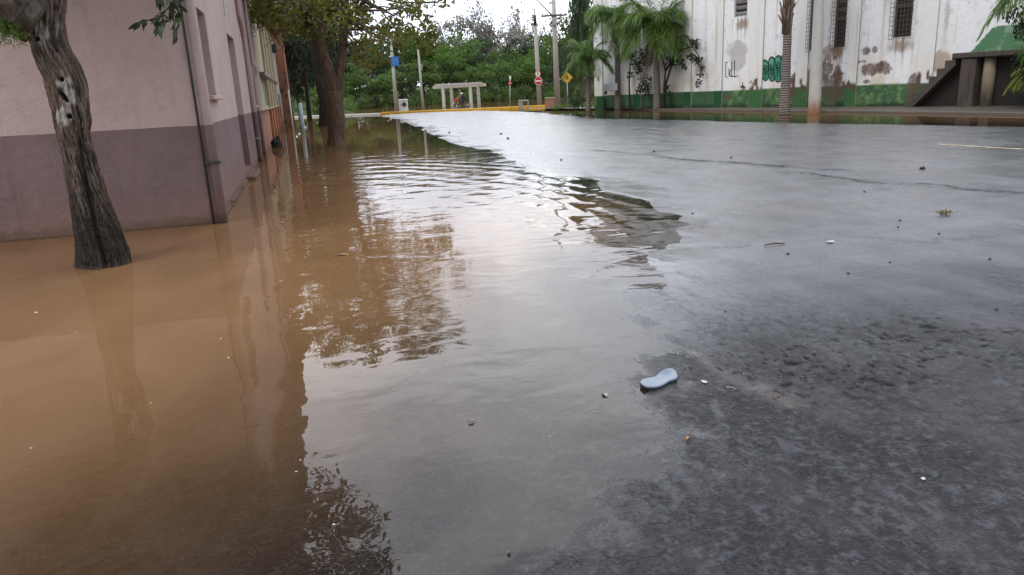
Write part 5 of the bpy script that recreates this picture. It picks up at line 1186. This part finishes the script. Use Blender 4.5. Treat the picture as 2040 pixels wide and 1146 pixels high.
    c = A3(1016,166); rr = 3.6/FOC*np.linalg.norm(b3); k = MB(); disc_at(k, c, rr, .02, .05, d3); p_ = k.build('plate', M_red, t3); k = MB(); k.prism([(-rr*.75,-rr*.16),(rr*.75,-rr*.16),(rr*.75,rr*.16),(-rr*.75,rr*.16)], c+.072*d3, s3, (0,0,1), d3, .004); k.build('band', M_w, p_)
    c = A3(1016.2,155); k = MB(); k.prism([(-.08,-.14),(.08,-.14),(.08,.14),(-.08,.14)], c+.05*d3, s3, (0,0,1), d3, .015); k.build('upper_plate', M_w, t3)
    # diamond
    b4 = at(1131.3, 217); A4 = lambda x, y: aty(x, y, b4[1])-b4; d4, s4 = frame_to_cam(b4)
    t4 = thing('warning_sign', 'yellow diamond pedestrian crossing sign on a thin grey post', 'road sign', b4); MB().tube([[0,0,-.4], A4(1129.6,150)], .032, 10).build('post', M_grey, t4, True)
    c = A4(1129.5,154.8); rr = 11.2/FOC*np.linalg.norm(b4); k = MB(); k.prism([(0,-rr),(rr,0),(0,rr),(-rr,0)], c+.04*d4, s4, (0,0,1), d4, .02); pl = k.build('plate', M_yel, t4)
    k = MB(); w = rr*.045
    for (a, b_) in [((0,-.84),(.84,0)),((.84,0),(0,.84)),((0,.84),(-.84,0)),((-.84,0),(0,-.84))]:
        a = np.array(a)*rr; b_ = np.array(b_)*rr; n = np.array([-(b_-a)[1], (b_-a)[0]])/np.linalg.norm(b_-a)*w/2; k.prism([tuple(a+n),tuple(a-n),tuple(b_-n),tuple(b_+n)], c+.0605*d4, s4, (0,0,1), d4, .003)
    k.build('border', M_bk, pl)
    k = MB(); R_ = rr; o = c+.061*d4; P = lambda q: k.prism([(x*R_, y*R_) for x, y in q], o, s4, (0,0,1), d4, .004)
    P([(.10*math.cos(i*math.pi/6), .42+.10*math.sin(i*math.pi/6)) for i in range(12)]); P([(-.11,-.05),(.11,-.05),(.13,.28),(-.12,.28)]); P([(-.12,.26),(-.30,.08),(-.25,.03),(-.10,.16)]); P([(.13,.26),(.30,.06),(.25,.02),(.11,.15)]); P([(-.11,-.06),(.01,-.06),(-.10,-.44),(-.20,-.44)]); P([(.0,-.06),(.11,-.06),(.22,-.44),(.12,-.44)])
    k.build('pedestrian_symbol', M_bk, pl)
    k = MB(); P = lambda q: k.prism([(x*R_, y*R_) for x, y in q], o-.0003*d4, s4, (0,0,1), d4, .003)
    for x in (-.38, -.27, .27, .38): P([(x-.03,-.28),(x+.03,-.28),(x+.03,.0),(x-.03,.0)])
    k.build('crossing_stripes', M_bk, pl)
    # far poles on the left
    b5 = at(790.5, 222); A5 = lambda x, y: aty(x, y, b5[1])-b5; d5, s5 = frame_to_cam(b5)
    t5 = thing('lamp_pole', 'pale concrete pole with a blue plate near the white appliance', 'pole', b5); MB().tube([[0,0,-.4], A5(778.6,82)], [.19,.11], 16).build('pole', M_pole, t5, True)
    q = A5(778.4,82); MB().box(q+[0,0,.1], (.30,.30,.5), bev=.06).build('lamp_head', M_grey, t5); 
    for y in (102, 115.5, 131): MB().disc(A5(780.5+(y-102)*.05, y), .16, (0,0,1), .05, 14).build('band', M_dark, t5)
    t6 = thing('road_sign', 'small square blue plate fixed to the pale concrete pole', 'road sign', b5+A5(787,122.5)); k = MB(); rr = 7.0/FOC*np.linalg.norm(b5)
    k.prism([(-rr,-rr*1.2),(rr,-rr*1.2),(rr,rr*1.2),(-rr,rr*1.2)], .20*d5, s5, (0,0,1), d5, .03); k.build('plate', simple('sign_blue', (.03,.16,.50), .4, .15, 6), t6)
    k = MB()
    for (x, y) in [(-.45,.35),(.35,.35),(.4,-.1),(-.4,-.4)]: k.prism([((x-.2)*rr,(y-.12)*rr),((x+.2)*rr,(y-.12)*rr),((x+.2)*rr,(y+.12)*rr),((x-.2)*rr,(y+.12)*rr)], .232*d5, s5, (0,0,1), d5, .004)
    k.build('pale_marks', simple('pale_blue_mark', (.16,.36,.66), .4), t6)
    b6 = at(843.6, 219); A6 = lambda x, y: aty(x, y, b6[1])-b6
    t7 = thing('thin_pole', 'thin bare pale pole with a small box between the blue plate and the pergola', 'pole', b6); MB().tube([[0,0,-.4], A6(832.8,98)], [.14,.085], 14).build('pole', M_pole, t7, True); MB().box(A6(838.6,134), (.22,.2,.55), bev=.03).build('box', M_grey, t7)
    # pale blue post at the foot of the dark trees, and a fine rail post beside the black trunk
    b7 = at(604, 262); tag(MB().tube([b7-[0,0,.4], aty(601.5,243,b7[1]), aty(597,205,b7[1])], [.10,.10,.09], 12).build('marker_post', simple('pale_blue_paint', (.34,.42,.48), .5, .2, 6), None, True), 'pale blue post standing in the water by the dark trees', 'post')
    b8 = at(641, 234); tag(MB().tube([b8-[0,0,.3], aty(638,205,b8[1]), aty(635,178,b8[1])], .035, 8).build('thin_post', M_grey, None, True), 'slim grey post on the bank left of the black trunk', 'post')
    # meter box on the palm
    pb = at(1231,219.5); q = aty(1217,174,pb[1]); d6, s6 = frame_to_cam(pb); t8 = thing('meter_box', 'pale grey meter box strapped to the tall ringed palm trunk', 'meter box', q)
    MB().box(.22*d6, (.78,.28,.42), ax=(tuple(s6), tuple(d6), (0,0,1)), bev=.03).build('box', simple('pale_grey_box', (.42,.47,.52), .5, .12, 6), t8); MB().box(.22*d6+np.array([-.0,0,-.30])-s6*.30, (.16,.16,.2), ax=(tuple(s6), tuple(d6), (0,0,1)), bev=.02).build('conduit', M_dark, t8)
    # concrete post before the wall
    b9 = at(1622.5, 226); t9 = thing('concrete_post', 'thick pale concrete pole at the kerb in front of the white hall windows', 'pole', b9)
    tp = aty(1634, -60, b9[1])-b9; N = 12; mp = NT('weathered_pole'); pz = mp.pos(False); sp = mp.n('ShaderNodeSeparateXYZ'); mp.l(pz, sp.inputs[0]); nn = mp.noise(mp.pos(False,(1,1,.4)), 4, 6, .65)
    cc = mp.mix(nn, (.40,.39,.36), (.56,.55,.52)); cc = mp.mix(mp.mrange(mp.math('ADD', sp.outputs[2], mp.math('MULTIPLY', nn, -.9)), .3, -.35), cc, (.27,.155,.085)); mm = mp.pbr(cc, .88, mp.bump(nn, .006))
    k = MB(); k.tube([np.array([0,0,-.4])+(tp-[0,0,-.4])*i/N for i in range(N+1)], [.25-.08*i/N for i in range(N+1)], 24); k.build('pole', mm, t9, True)
    MB().tube([tp*.52+.17*frame_to_cam(b9)[0], tp*.66+.165*frame_to_cam(b9)[0]], .02, 6).build('cable', M_dark, t9, True)
utility()

def pergola():
    a = at(885, 213); c = at(939, 210.5); dv = flat(c-a); L = np.linalg.norm(dv); e = dv/L; n = np.array([-e[1], e[0], 0]); 
    if n @ (a-EYE) < 0: n = -n
    h = aty(883,172,a[1])[2]; rz = math.atan2(e[1], e[0]); root = thing('pergola', 'pale concrete pergola with four posts standing in the flooded park', 'pergola', flat(a)); D = 1.5
    m = simple('pale_concrete', (.50,.48,.45), .85, .2, 3, .006, dirt=((.22,.17,.12), .5))
    for f, k_ in ((0,0),(0,1),(1,0),(1,1)): MB().box(e*L*f+n*D*k_+e*(.55*k_)+[0,0,h/2-.3], (.30,.30,h+.6-.24), rz, bev=.02).build('post', m, root)
    for k_ in (0, 1): MB().box(e*(L/2+.35*k_)+n*D*k_+[0,0,h-.08], (L+2.2,.24,.32), rz, bev=.02).build('beam', m, root)
    k = MB()
    for i in range(13): k.box(e*(-.7+(L+1.6)*i/12)+n*(D/2)+[0,0,h+.16], (.10,D+1.1,.16), rz, bev=.01)
    k.build('slats', m, root)
pergola()

def park_bits():
    b = at(804.5, 221.0); d, s = frame_to_cam(b); ax = (tuple(s), tuple(d), (0,0,1)); w = 17.5/FOC*np.linalg.norm(b); h = 19.5/FOC*np.linalg.norm(b); lift = .10
    t = thing('washing_machine', 'white boxy appliance with a dark round front left beside the yellow kerb', 'appliance', b+[0,0,lift]); m = simple('appliance_white', (.74,.75,.73), .35, .06, 5)
    MB().box([0,0,h/2-.1], (w,w*.85,h+.2), ax=ax, bev=.04).build('body', m, t)
    dr = MB().disc(d*(w*.425+.03)+s*(w*.1)+np.array([0,0,h*.52]), w*.26, d, .06, 28).build('door', simple('appliance_grey', (.22,.22,.24), .4), t, auto=True)
    MB().disc(d*(w*.425+.065)+s*(w*.1)+np.array([0,0,h*.50]), w*.19, d, .03, 28).build('glass', M_glass, dr, auto=True)
    MB().box(d*(w*.425+.008)+s*(w*.12)+np.array([0,0,h*.86]), (w*.6,.02,h*.12), ax=ax).build('control_panel', simple('panel_grey', (.36,.40,.42), .4), t)
    MB().box(d*(w*.425+.035)-s*(w*.22)+np.array([0,0,h*.52]), (.05,.04,.12), ax=ax).build('handle', M_dark, dr)
    # concrete shelter and brick planter behind the kerb
    b = at(1043.5, 217.5); d, s = frame_to_cam(b); ax = (tuple(s), tuple(d), (0,0,1)); h = 17/FOC*np.linalg.norm(b); w = 20/FOC*np.linalg.norm(b)
    t = thing('concrete_bench', 'low pale concrete bench block with an open dark side behind the yellow kerb', 'bench', b); m = simple('dirty_concrete', (.33,.30,.26), .85, .25, 4)
    MB().box([0,0,h/2-.2]+s*(-w*.28), (w*.44,.9,h+.4-.12), ax=ax, bev=.02).build('block', m, t); MB().box([0,0,h-.055], (w,.96,.11), ax=ax, bev=.02).build('top_slab', m, t); MB().box([0,0,h/2-.2]+s*(w*.44), (.12,.9,h+.4-.12), ax=ax, bev=.01).build('leg', m, t)
    b = at(1095.5, 217.5); d, s = frame_to_cam(b); ax = (tuple(s), tuple(d), (0,0,1)); h = 22/FOC*np.linalg.norm(b); w = 18/FOC*np.linalg.norm(b)
    t = thing('brick_planter', 'square reddish brick planter between the two utility poles', 'planter', b)
    MB().box([0,0,h/2-.2], (w,.8,h+.4-.10), ax=ax, bev=.02).build('box', simple('brick_render', (.33,.17,.12), .85, .25, 5), t); MB().box([0,0,h-.05], (w+.06,.86,.10), ax=ax, bev=.02).build('coping', simple('sandy_coping', (.36,.27,.20), .85, .2, 5), t)
    P = rng.normal(size=(240,3))*[.25,.2,.12]+[0,0,h+.12]; V, F, r = leaf_arrays(P, .16, .05, -.3); npmesh('plants', V, F, LM_mid, t, {'rnd': ('F', r)}, smooth=False)
park_bits()

# ------------------------------------------------------------------ cyclist
def skin(name, nodes, edges, mat, parent, lv=2):
    me = bpy.data.meshes.new(name+'_graph'); keys = list(nodes); me.from_pydata([nodes[k][0] for k in keys], [(keys.index(a), keys.index(b)) for a, b in edges], []); o = bpy.data.objects.new(name, me); COL.objects.link(o)
    md = o.modifiers.new('skin', 'SKIN'); md.use_smooth_shade = True
    if not me.skin_vertices: me.skin_vertices.new()
    for i, k in enumerate(keys):
        r = nodes[k][1]; me.skin_vertices[0].data[i].radius = (r, r) if not hasattr(r, '__len__') else r
    me.skin_vertices[0].data[0].use_root = True
    sb = o.modifiers.new('sub', 'SUBSURF'); sb.levels = lv; sb.render_levels = lv
    dg = bpy.context.evaluated_depsgraph_get(); m2 = bpy.data.meshes.new_from_object(o.evaluated_get(dg)); bpy.data.objects.remove(o); m2.name = name
    m2.materials.clear(); m2.materials.append(mat); m2.polygons.foreach_set('use_smooth', np.full(len(m2.polygons), True)); m2.polygons.foreach_set('material_index', np.zeros(len(m2.polygons), np.int32))
    o = bpy.data.objects.new(name, m2); COL.objects.link(o); o.parent = parent; return o
def cyclist():
    b = at(921, 216.3); b[2] = -.06; rz = math.atan2(-RIGHT[1], -RIGHT[0])+R(28)
    bk = thing('bicycle', 'red bicycle with a front basket ridden through the water behind the kerb', 'bicycle', b, rz)
    M_r = simple('red_frame_paint', (.42,.03,.02), .35, .1, 8); M_ch = simple('chrome', (.6,.6,.6), .25, .05, 8, .0, .9); M_tan = simple('tan_saddle', (.10,.06,.04), .6)
    for x in (-.53, .53):
        w = MB(); ring = [(x+.33*math.cos(a), 0, .35+.33*math.sin(a)) for a in np.linspace(0, 2*math.pi, 33)]; wo = MB().tube(ring, .012, 6).build('wheel', M_ch, bk, True); MB().tube([(x+.345*math.cos(a), 0, .35+.345*math.sin(a)) for a in np.linspace(0, 2*math.pi, 33)], .02, 8).build('tyre', M_black, wo, True)
        k = MB(); [k.tube([(x, 0, .35), (x+.32*math.cos(a), 0, .35+.32*math.sin(a))], .004, 4) for a in np.linspace(0, 2*math.pi, 13)[:-1]]; k.tube([(x,-.05,.35),(x,.05,.35)], .02, 8); k.build('spokes', M_ch, wo)
    k = MB(); T = lambda a, c, r=.018: k.tube([a, c], r, 8)
    T((-.12,0,.30),(-.22,0,.82)); T((-.12,0,.30),(.40,0,.80)); T((-.20,0,.74),(.38,0,.88)); T((.38,0,.92),(.41,0,.76))
    for s in (-.05,.05): T((-.53,s,.35),(-.12,s*.6,.30),.011); T((-.53,s,.35),(-.20,s*.5,.76),.010)
    k.build('frame', M_r, bk, True); k = MB()
    for s in (-.05,.05): k.tube([(.41,s*.6,.76),(.53,s,.35)], .012, 6)
    k.build('fork', M_ch, bk, True); MB().tube([(.30,-.29,1.02),(.40,-.24,1.03),(.42,0,1.0),(.40,.24,1.03),(.30,.29,1.02)], .013, 8).tube([(.42,0,1.0),(.39,0,.9)], .015, 8).build('handlebar', M_ch, bk, True)
    MB().box((-.24,0,.88), (.26,.16,.06), bev=.025).build('saddle', M_tan, bk); MB().tube([(-.24,0,.86),(-.21,0,.78)], .014, 8).build('seat_post', M_ch, bk, True)
    k = MB(); k.box((.66,0,.72), (.30,.36,.02))
    for (c, d_) in [((.52,0,.85),(.02,.36,.26)),((.80,0,.85),(.02,.36,.26)),((.66,-.17,.85),(.26,.02,.26)),((.66,.17,.85),(.26,.02,.26))]: k.box(c, d_)
    k.build('basket', simple('red_basket', (.38,.07,.05), .6, .2, 9), bk); MB().tube([(.53+.38*math.cos(a), 0, .35+.38*math.sin(a)) for a in np.linspace(-.1, 2.0, 12)], .022, 6).build('mudguard', M_white, bk, True)
    ped = MB().tube([(-.12,-.10,.30),(-.02,-.10,.44)], .012, 6).tube([(-.12,.10,.30),(-.22,.10,.16)], .012, 6).tube([(-.12,-.10,.30),(-.12,.10,.30)], .02, 8); ped.build('crank', M_ch, bk, True)
    MB().box((-.02,-.15,.44), (.09,.09,.02)).build('pedal', M_black, bk); MB().box((-.22,.15,.16), (.09,.09,.02)).build('pedal', M_black, bk)
    pr = thing('person', 'person in a navy shirt with pale shoulders and dark trousers riding the red bicycle', 'person', b, rz)
    N = {'pel': ((-.22,0,.97),(.14,.12)), 'abd': ((-.17,0,1.12),(.125,.10)), 'che': ((-.02,0,1.34),(.15,.115)), 'nk0': ((.06,0,1.47),(.07,.07)), 'nk': ((.10,0,1.53),(.055,.055)), 'hd0': ((.13,0,1.59),(.07,.075)), 'hd': ((.15,0,1.66),(.085,.098)), 'hd2': ((.14,0,1.74),(.075,.085)), 'top': ((.13,0,1.78),(.04,.05)), 'nose': ((.245,0,1.655),.014), 'chin': ((.20,0,1.585),.032)}
    E = [('pel','abd'),('abd','che'),('che','nk0'),('nk0','nk'),('nk','hd0'),('hd0','hd'),('hd','hd2'),('hd2','top'),('hd','nose'),('hd0','chin')]
    for s, t in ((-1,'r'),(1,'l')):
        up = s < 0
        N.update({'sh'+t: ((.01,s*.19,1.41),.062), 'el'+t: ((.17,s*.27,1.19),.045), 'fo'+t: ((.27,s*.27,1.10),.042), 'wr'+t: ((.35,s*.265,1.055),.028), 'pa'+t: ((.395,s*.26,1.045),(.036,.022)), 'hi'+t: ((-.19,s*.10,.93),.095), 'th'+t: ((.0,s*.12,.86 if up else .76),.08), 'kn'+t: ((.18,s*.12,.80) if up else (.06,s*.12,.58),.058), 'ca'+t: ((.10,s*.125,.64) if up else (-.06,s*.125,.40),.052), 'an'+t: ((-.0,s*.13,.53) if up else (-.20,s*.13,.25),.034), 'hee'+t: ((-.05,s*.13,.49) if up else (-.25,s*.13,.21),.03), 'to'+t: ((.12,s*.135,.48) if up else (-.08,s*.135,.20),(.036,.026)), 'ear'+t: ((.135,s*.092,1.65),.016)})
        E += [('che','sh'+t),('sh'+t,'el'+t),('el'+t,'fo'+t),('fo'+t,'wr'+t),('wr'+t,'pa'+t),('pel','hi'+t),('hi'+t,'th'+t),('th'+t,'kn'+t),('kn'+t,'ca'+t),('ca'+t,'an'+t),('an'+t,'hee'+t),('an'+t,'to'+t),('hd','ear'+t)]
        for f in range(4):
            y = s*(.232+.019*f); ln = (.030,.036,.034,.026)[f]; N['f%d%s' % (f,t)] = ((.425+ln*.3,y,1.055),.009); N['g%d%s' % (f,t)] = ((.44+ln*.45,y,1.035),.0085); N['h%d%s' % (f,t)] = ((.425,y,1.005),.0075); E += [('pa'+t,'f%d%s' % (f,t)),('f%d%s' % (f,t),'g%d%s' % (f,t)),('g%d%s' % (f,t),'h%d%s' % (f,t))]
        N['t1'+t] = ((.395,s*.222,1.035),.010); N['t2'+t] = ((.41,s*.215,1.01),.008); E += [('pa'+t,'t1'+t),('t1'+t,'t2'+t)]
    skinm = simple('skin', (.30,.17,.11), .55, .1, 12, .0); skin('body', N, E, skinm, pr)
    def sub(keys, extra, edges=None): D = {k: (N[k][0], tuple(np.array(N[k][1] if hasattr(N[k][1], '__len__') else (N[k][1],)*2)+extra)) for k in keys}; return D, [e for e in E if e[0] in D and e[1] in D]
    D, Ee = sub(['abd','che','nk0','shr','shl'], .018); 
    for t in 'rl': D['sl'+t] = (tuple(np.array(N['sh'+t][0])*.45+np.array(N['el'+t][0])*.55), (.066,.066)); Ee.append(('sh'+t,'sl'+t))
    D['low'] = ((-.21,0,1.02),(.155,.135)); Ee.append(('abd','low')); D = {k: D[k] for k in ['abd']+[q for q in D if q != 'abd']}
    t = NT('navy_shirt'); z = t.n('ShaderNodeSeparateXYZ'); t.l(t.pos(False), z.inputs[0]); c = t.mix(t.mrange(z.outputs[2], 1.36, 1.39), (.025,.035,.10), (.62,.63,.68)); skin('shirt', D, Ee, t.pbr(c, .8), pr)
    D, Ee = sub(['pel','hir','hil','thr','thl','knr','knl','car','cal'], .014); skin('trousers', D, Ee, simple('dark_trousers', (.03,.03,.038), .85, .2, 8), pr)
    D, Ee = sub(['anr','ter','tor','heer'] if False else ['anr','heer','tor'], .012); skin('shoe', D, Ee, M_black, pr, 1); D, Ee = sub(['anl','heel','tol'], .012); skin('shoe', D, Ee, M_black, pr, 1)
    H = {'a': ((.13,0,1.70),(.098,.104)), 'b': ((.10,0,1.77),(.085,.095)), 'c': ((.05,0,1.66),(.055,.075))}; skin('hair', {k: H[k] for k in 'abc'}, [('a','b'),('a','c')], simple('dark_hair', (.03,.02,.015), .7), pr)
    for s in (-1, 1): MB().disc((.232,s*.034,1.672), .011, (1,s*.25,0), .008, 10).build('eye', M_black, pr)
    MB().box((.232,0,1.612), (.012,.045,.008)).build('mouth', simple('lip', (.20,.07,.06), .6), pr)
cyclist()

# ------------------------------------------------------------------ small things on the road and water
def gz(x, y): return float(ground_z(np.array([x]), np.array([y]))[0][0])
def debris():
    o7 = lambda a, b_: at(1220+a/9.55, 680+b_/9.55, .035)
    out = [(525,735),(545,700),(600,668),(700,645),(800,634),(850,605),(900,565),(980,532),(1080,520),(1160,540),(1215,585),(1242,640),(1235,672),(1180,688),(1100,698),(1050,718),(1000,748),(930,785),(850,812),(760,824),(660,826),(600,808),(555,775)]
    P = np.array([o7(*q) for q in out]); c = P.mean(0); g = gz(c[0], c[1])
    root = thing('shoe_sole', 'pale blue flip-flop sole lying on the dark asphalt at the edge of the water', 'sandal', (c[0], c[1], g)); n = len(P); Q = P-c
    ang = math.atan2(Q[10][1], Q[10][0]); ex = np.array([math.cos(ang), math.sin(ang)]); L = (Q[:,:2] @ ex)
    def lift(q): f = (q[:,:2] @ ex)/abs(L).max(); return .012+.020*np.clip(f,0,1)**1.5+.012*np.clip(-f-.4,0,1)
    rings = []; 
    for s_, dz in ((1,0),(1.0,.006),(.965,.009),(.75,.0075),(.4,.0065),(.02,.006)): q = Q.copy()*s_; q[:,2] = lift(Q*max(s_,.2)*1.0)+dz if s_ > .9 else lift(q)+dz; rings.append(q)
    V = np.vstack(rings); F = []
    for r_ in range(5): F += [(r_*n+i, r_*n+(i+1)%n, (r_+1)*n+(i+1)%n, (r_+1)*n+i) for i in range(n)]
    t = NT('pale_blue_foam'); pn = t.noise(t.pos(False), 9, 4); x_ = t.n('ShaderNodeVectorMath', operation='DISTANCE'); t.l(t.pos(False), x_.inputs[0]); hq = o7(1000,565)-c; x_.inputs[1].default_value = (hq[0], hq[1], .035)
    col = t.mix(pn, (.15,.19,.245), (.25,.285,.335)); col = t.mix(t.math('MULTIPLY', t.mrange(x_.outputs['Value'], .055, .015), .8), col, (.08,.125,.20)); npmesh('insole', V, F, t.pbr(col, .5, t.bump(pn, .003)), root)
    V2 = np.vstack([Q*1.0, Q*1.01]); V2[:n,2] = lift(Q)-.014; V2[n:,2] = lift(Q)+.0005; npmesh('outsole', V2, [tuple(range(n-1,-1,-1))]+[(i,(i+1)%n,n+(i+1)%n,n+i) for i in range(n)], M_black, root, smooth=False)
    def lump(name, p, r, m, lab, cat, group=None, flatz=.6, seed=0, rough=.28):
        r_ = np.random.default_rng(seed); k = MB(); NU, NV = 12, 8; V = []; F = []; ph = r_.random(3)*6
        for j in range(NV+1):
            for i in range(NU): th = math.pi*j/NV; a = 2*math.pi*i/NU; rr = r*(1+rough*math.sin(2*a+ph[0])*math.sin(th)+rough*.7*math.sin(3*th+a+ph[1])); V.append((rr*math.sin(th)*math.cos(a), rr*.85*math.sin(th)*math.sin(a), rr*flatz*math.cos(th)))
        for j in range(NV):
            for i in range(NU): F.append((j*NU+i, (j+1)*NU+i, (j+1)*NU+(i+1)%NU, j*NU+(i+1)%NU))
        o = npmesh(name, V, F, m); o.location = p; o.rotation_euler = (0, 0, r_.random()*6); tag(o, lab, cat, group); return o
    ms = simple('dark_stone', (.035,.032,.03), .6, .3, 20)
    for i, (x, y, s_, lab) in enumerate([(1838,337,4.2,'dark stone standing alone on the grey road below the yellow line'),(1570,502,3.0,None),(1303,302,2.6,None),(1456,315,3.0,None),(1012,276,3.4,'largest dark stone on the road near the water beyond the ripples'),(998,267,2.6,None),(895,264,2.4,None),(848,259,2.2,None),(1118,317,2.6,None),(1690,541,2.4,None),(1773,520,2.2,None),(1972,515,3.0,None),(1986,612,3.2,None),(1793,437,2.2,None),(1722,381,2.2,None),(1445,611,2.4,None),(1380,420,2.2,None),(1871,463,2.4,None),(1789,450,2.2,None)]):
        p = at(x, y, .04); r = s_/FOC*np.linalg.norm(p); lump('stone', (p[0], p[1], gz(p[0],p[1])+r*.35), r, ms, lab or 'small dark stone lying on the wet grey road', 'stone', None if lab else 'small stones scattered on the road', .7, i)
    mf = simple('white_foam', (.50,.48,.44), .5, .1, 20)
    for i, (x, y, s_) in enumerate([(72,623,6),(62,893,4),(665,1045,5),(598,917,4),(590,940,4),(440,675,3.5),(455,713,4),(300,803,3),(150,662,3),(560,560,4),(1010,800,3),(1085,905,3.5),(1095,870,3)]):
        p = at(x, y); r = .55*s_/FOC*np.linalg.norm(p); lump('foam_fleck', (p[0], p[1], .001), r, mf, 'small white foam fleck floating on the brown water', 'foam fleck', 'foam flecks on the water', .25, 40+i, .4)
    p = at(1656,478,.05); lump('paper_scrap', (p[0], p[1], gz(p[0],p[1])+.008), .04, mf, 'white scrap lying by itself on the middle of the wet road', 'litter', None, .3, 77)
    p = at(1404,749,.04); lump('paper_scrap', (p[0], p[1], gz(p[0],p[1])+.004), .018, simple('grey_scrap', (.42,.43,.46), .5), 'small grey scrap just right of the pale blue sole', 'litter', None, .25, 78)
    p = at(1840,948,.03); lump('pebble', (p[0], p[1], gz(p[0],p[1])+.004), .009, mf, 'tiny whitish pebble on the dark asphalt at bottom right', 'stone', None, .6, 79)
    def leaf(x, y, L, col, lab, rz, z=None, m=None):
        p = at(x, y, .02 if z is None else z); zz = gz(p[0],p[1])+.006 if z is None else z; N = 7; V = []; F = []
        for i in range(N): f = i/(N-1); w = L*.22*math.sin(math.pi*min(1,f*.96+.02))**.8; V += [((f-.5)*L, w, .010*math.sin(f*3)), ((f-.5)*L, 0, .004), ((f-.5)*L, -w, .012*math.sin(f*3+.6))]
        for i in range(N-1): F += [(i*3, i*3+1, i*3+4, i*3+3), (i*3+1, i*3+2, i*3+5, i*3+4)]
        o = npmesh('fallen_leaf', V, F, m or simple('leaf_'+lab.split()[0], col, .5, .25, 30)); sol = o.modifiers.new('t', 'SOLIDIFY'); sol.thickness = .001; o.location = (p[0], p[1], zz); o.rotation_euler = (0,0,rz); tag(o, lab, 'leaf')
    leaf(1371,869,.035,(.38,.17,.04),'orange fallen leaf on the dark asphalt below the pale blue sole', .7); leaf(940,840,.04,(.20,.20,.14),'pale fallen leaf floating in the shallow water at the centre', .3, .003); leaf(1013,1101,.022,(.25,.10,.05),'reddish twig-like leaf under the shallow water at the bottom', 1.2, .002)
    leaf(1205,781,.04,(.35,.33,.28),'dull beige fallen leaf in the film of water left of the sole', 2.0)
    leaf(683,508,.12,(.30,.22,.10),'yellowish fallen leaf floating among the ripples', .1, .003)
    p = at(1882,426,.05); P = rng.normal(size=(60,3))*[.035,.025,.008]+[p[0],p[1],gz(p[0],p[1])+.03]; V, F, r = leaf_arrays(P, .04, .014, 0); tag(npmesh('weed_clump', V, F, LM_olive, None, {'rnd': ('F', r)}, smooth=False), 'small greenish clump of weed washed up on the road at right', 'weed')
    # brown twig afloat by the film edge
    a = at(1543,483,.05); tag(MB().tube([(a[0]-.10,a[1]+.015,gz(a[0],a[1])+.01),(a[0],a[1],gz(a[0],a[1])+.02),(a[0]+.10,a[1]-.01,gz(a[0],a[1])+.01)], [.006,.008,.004], 6).build('twig', BK_brown, None, True), 'short brown twig on the wet road right of the rippled patch', 'twig')
debris()
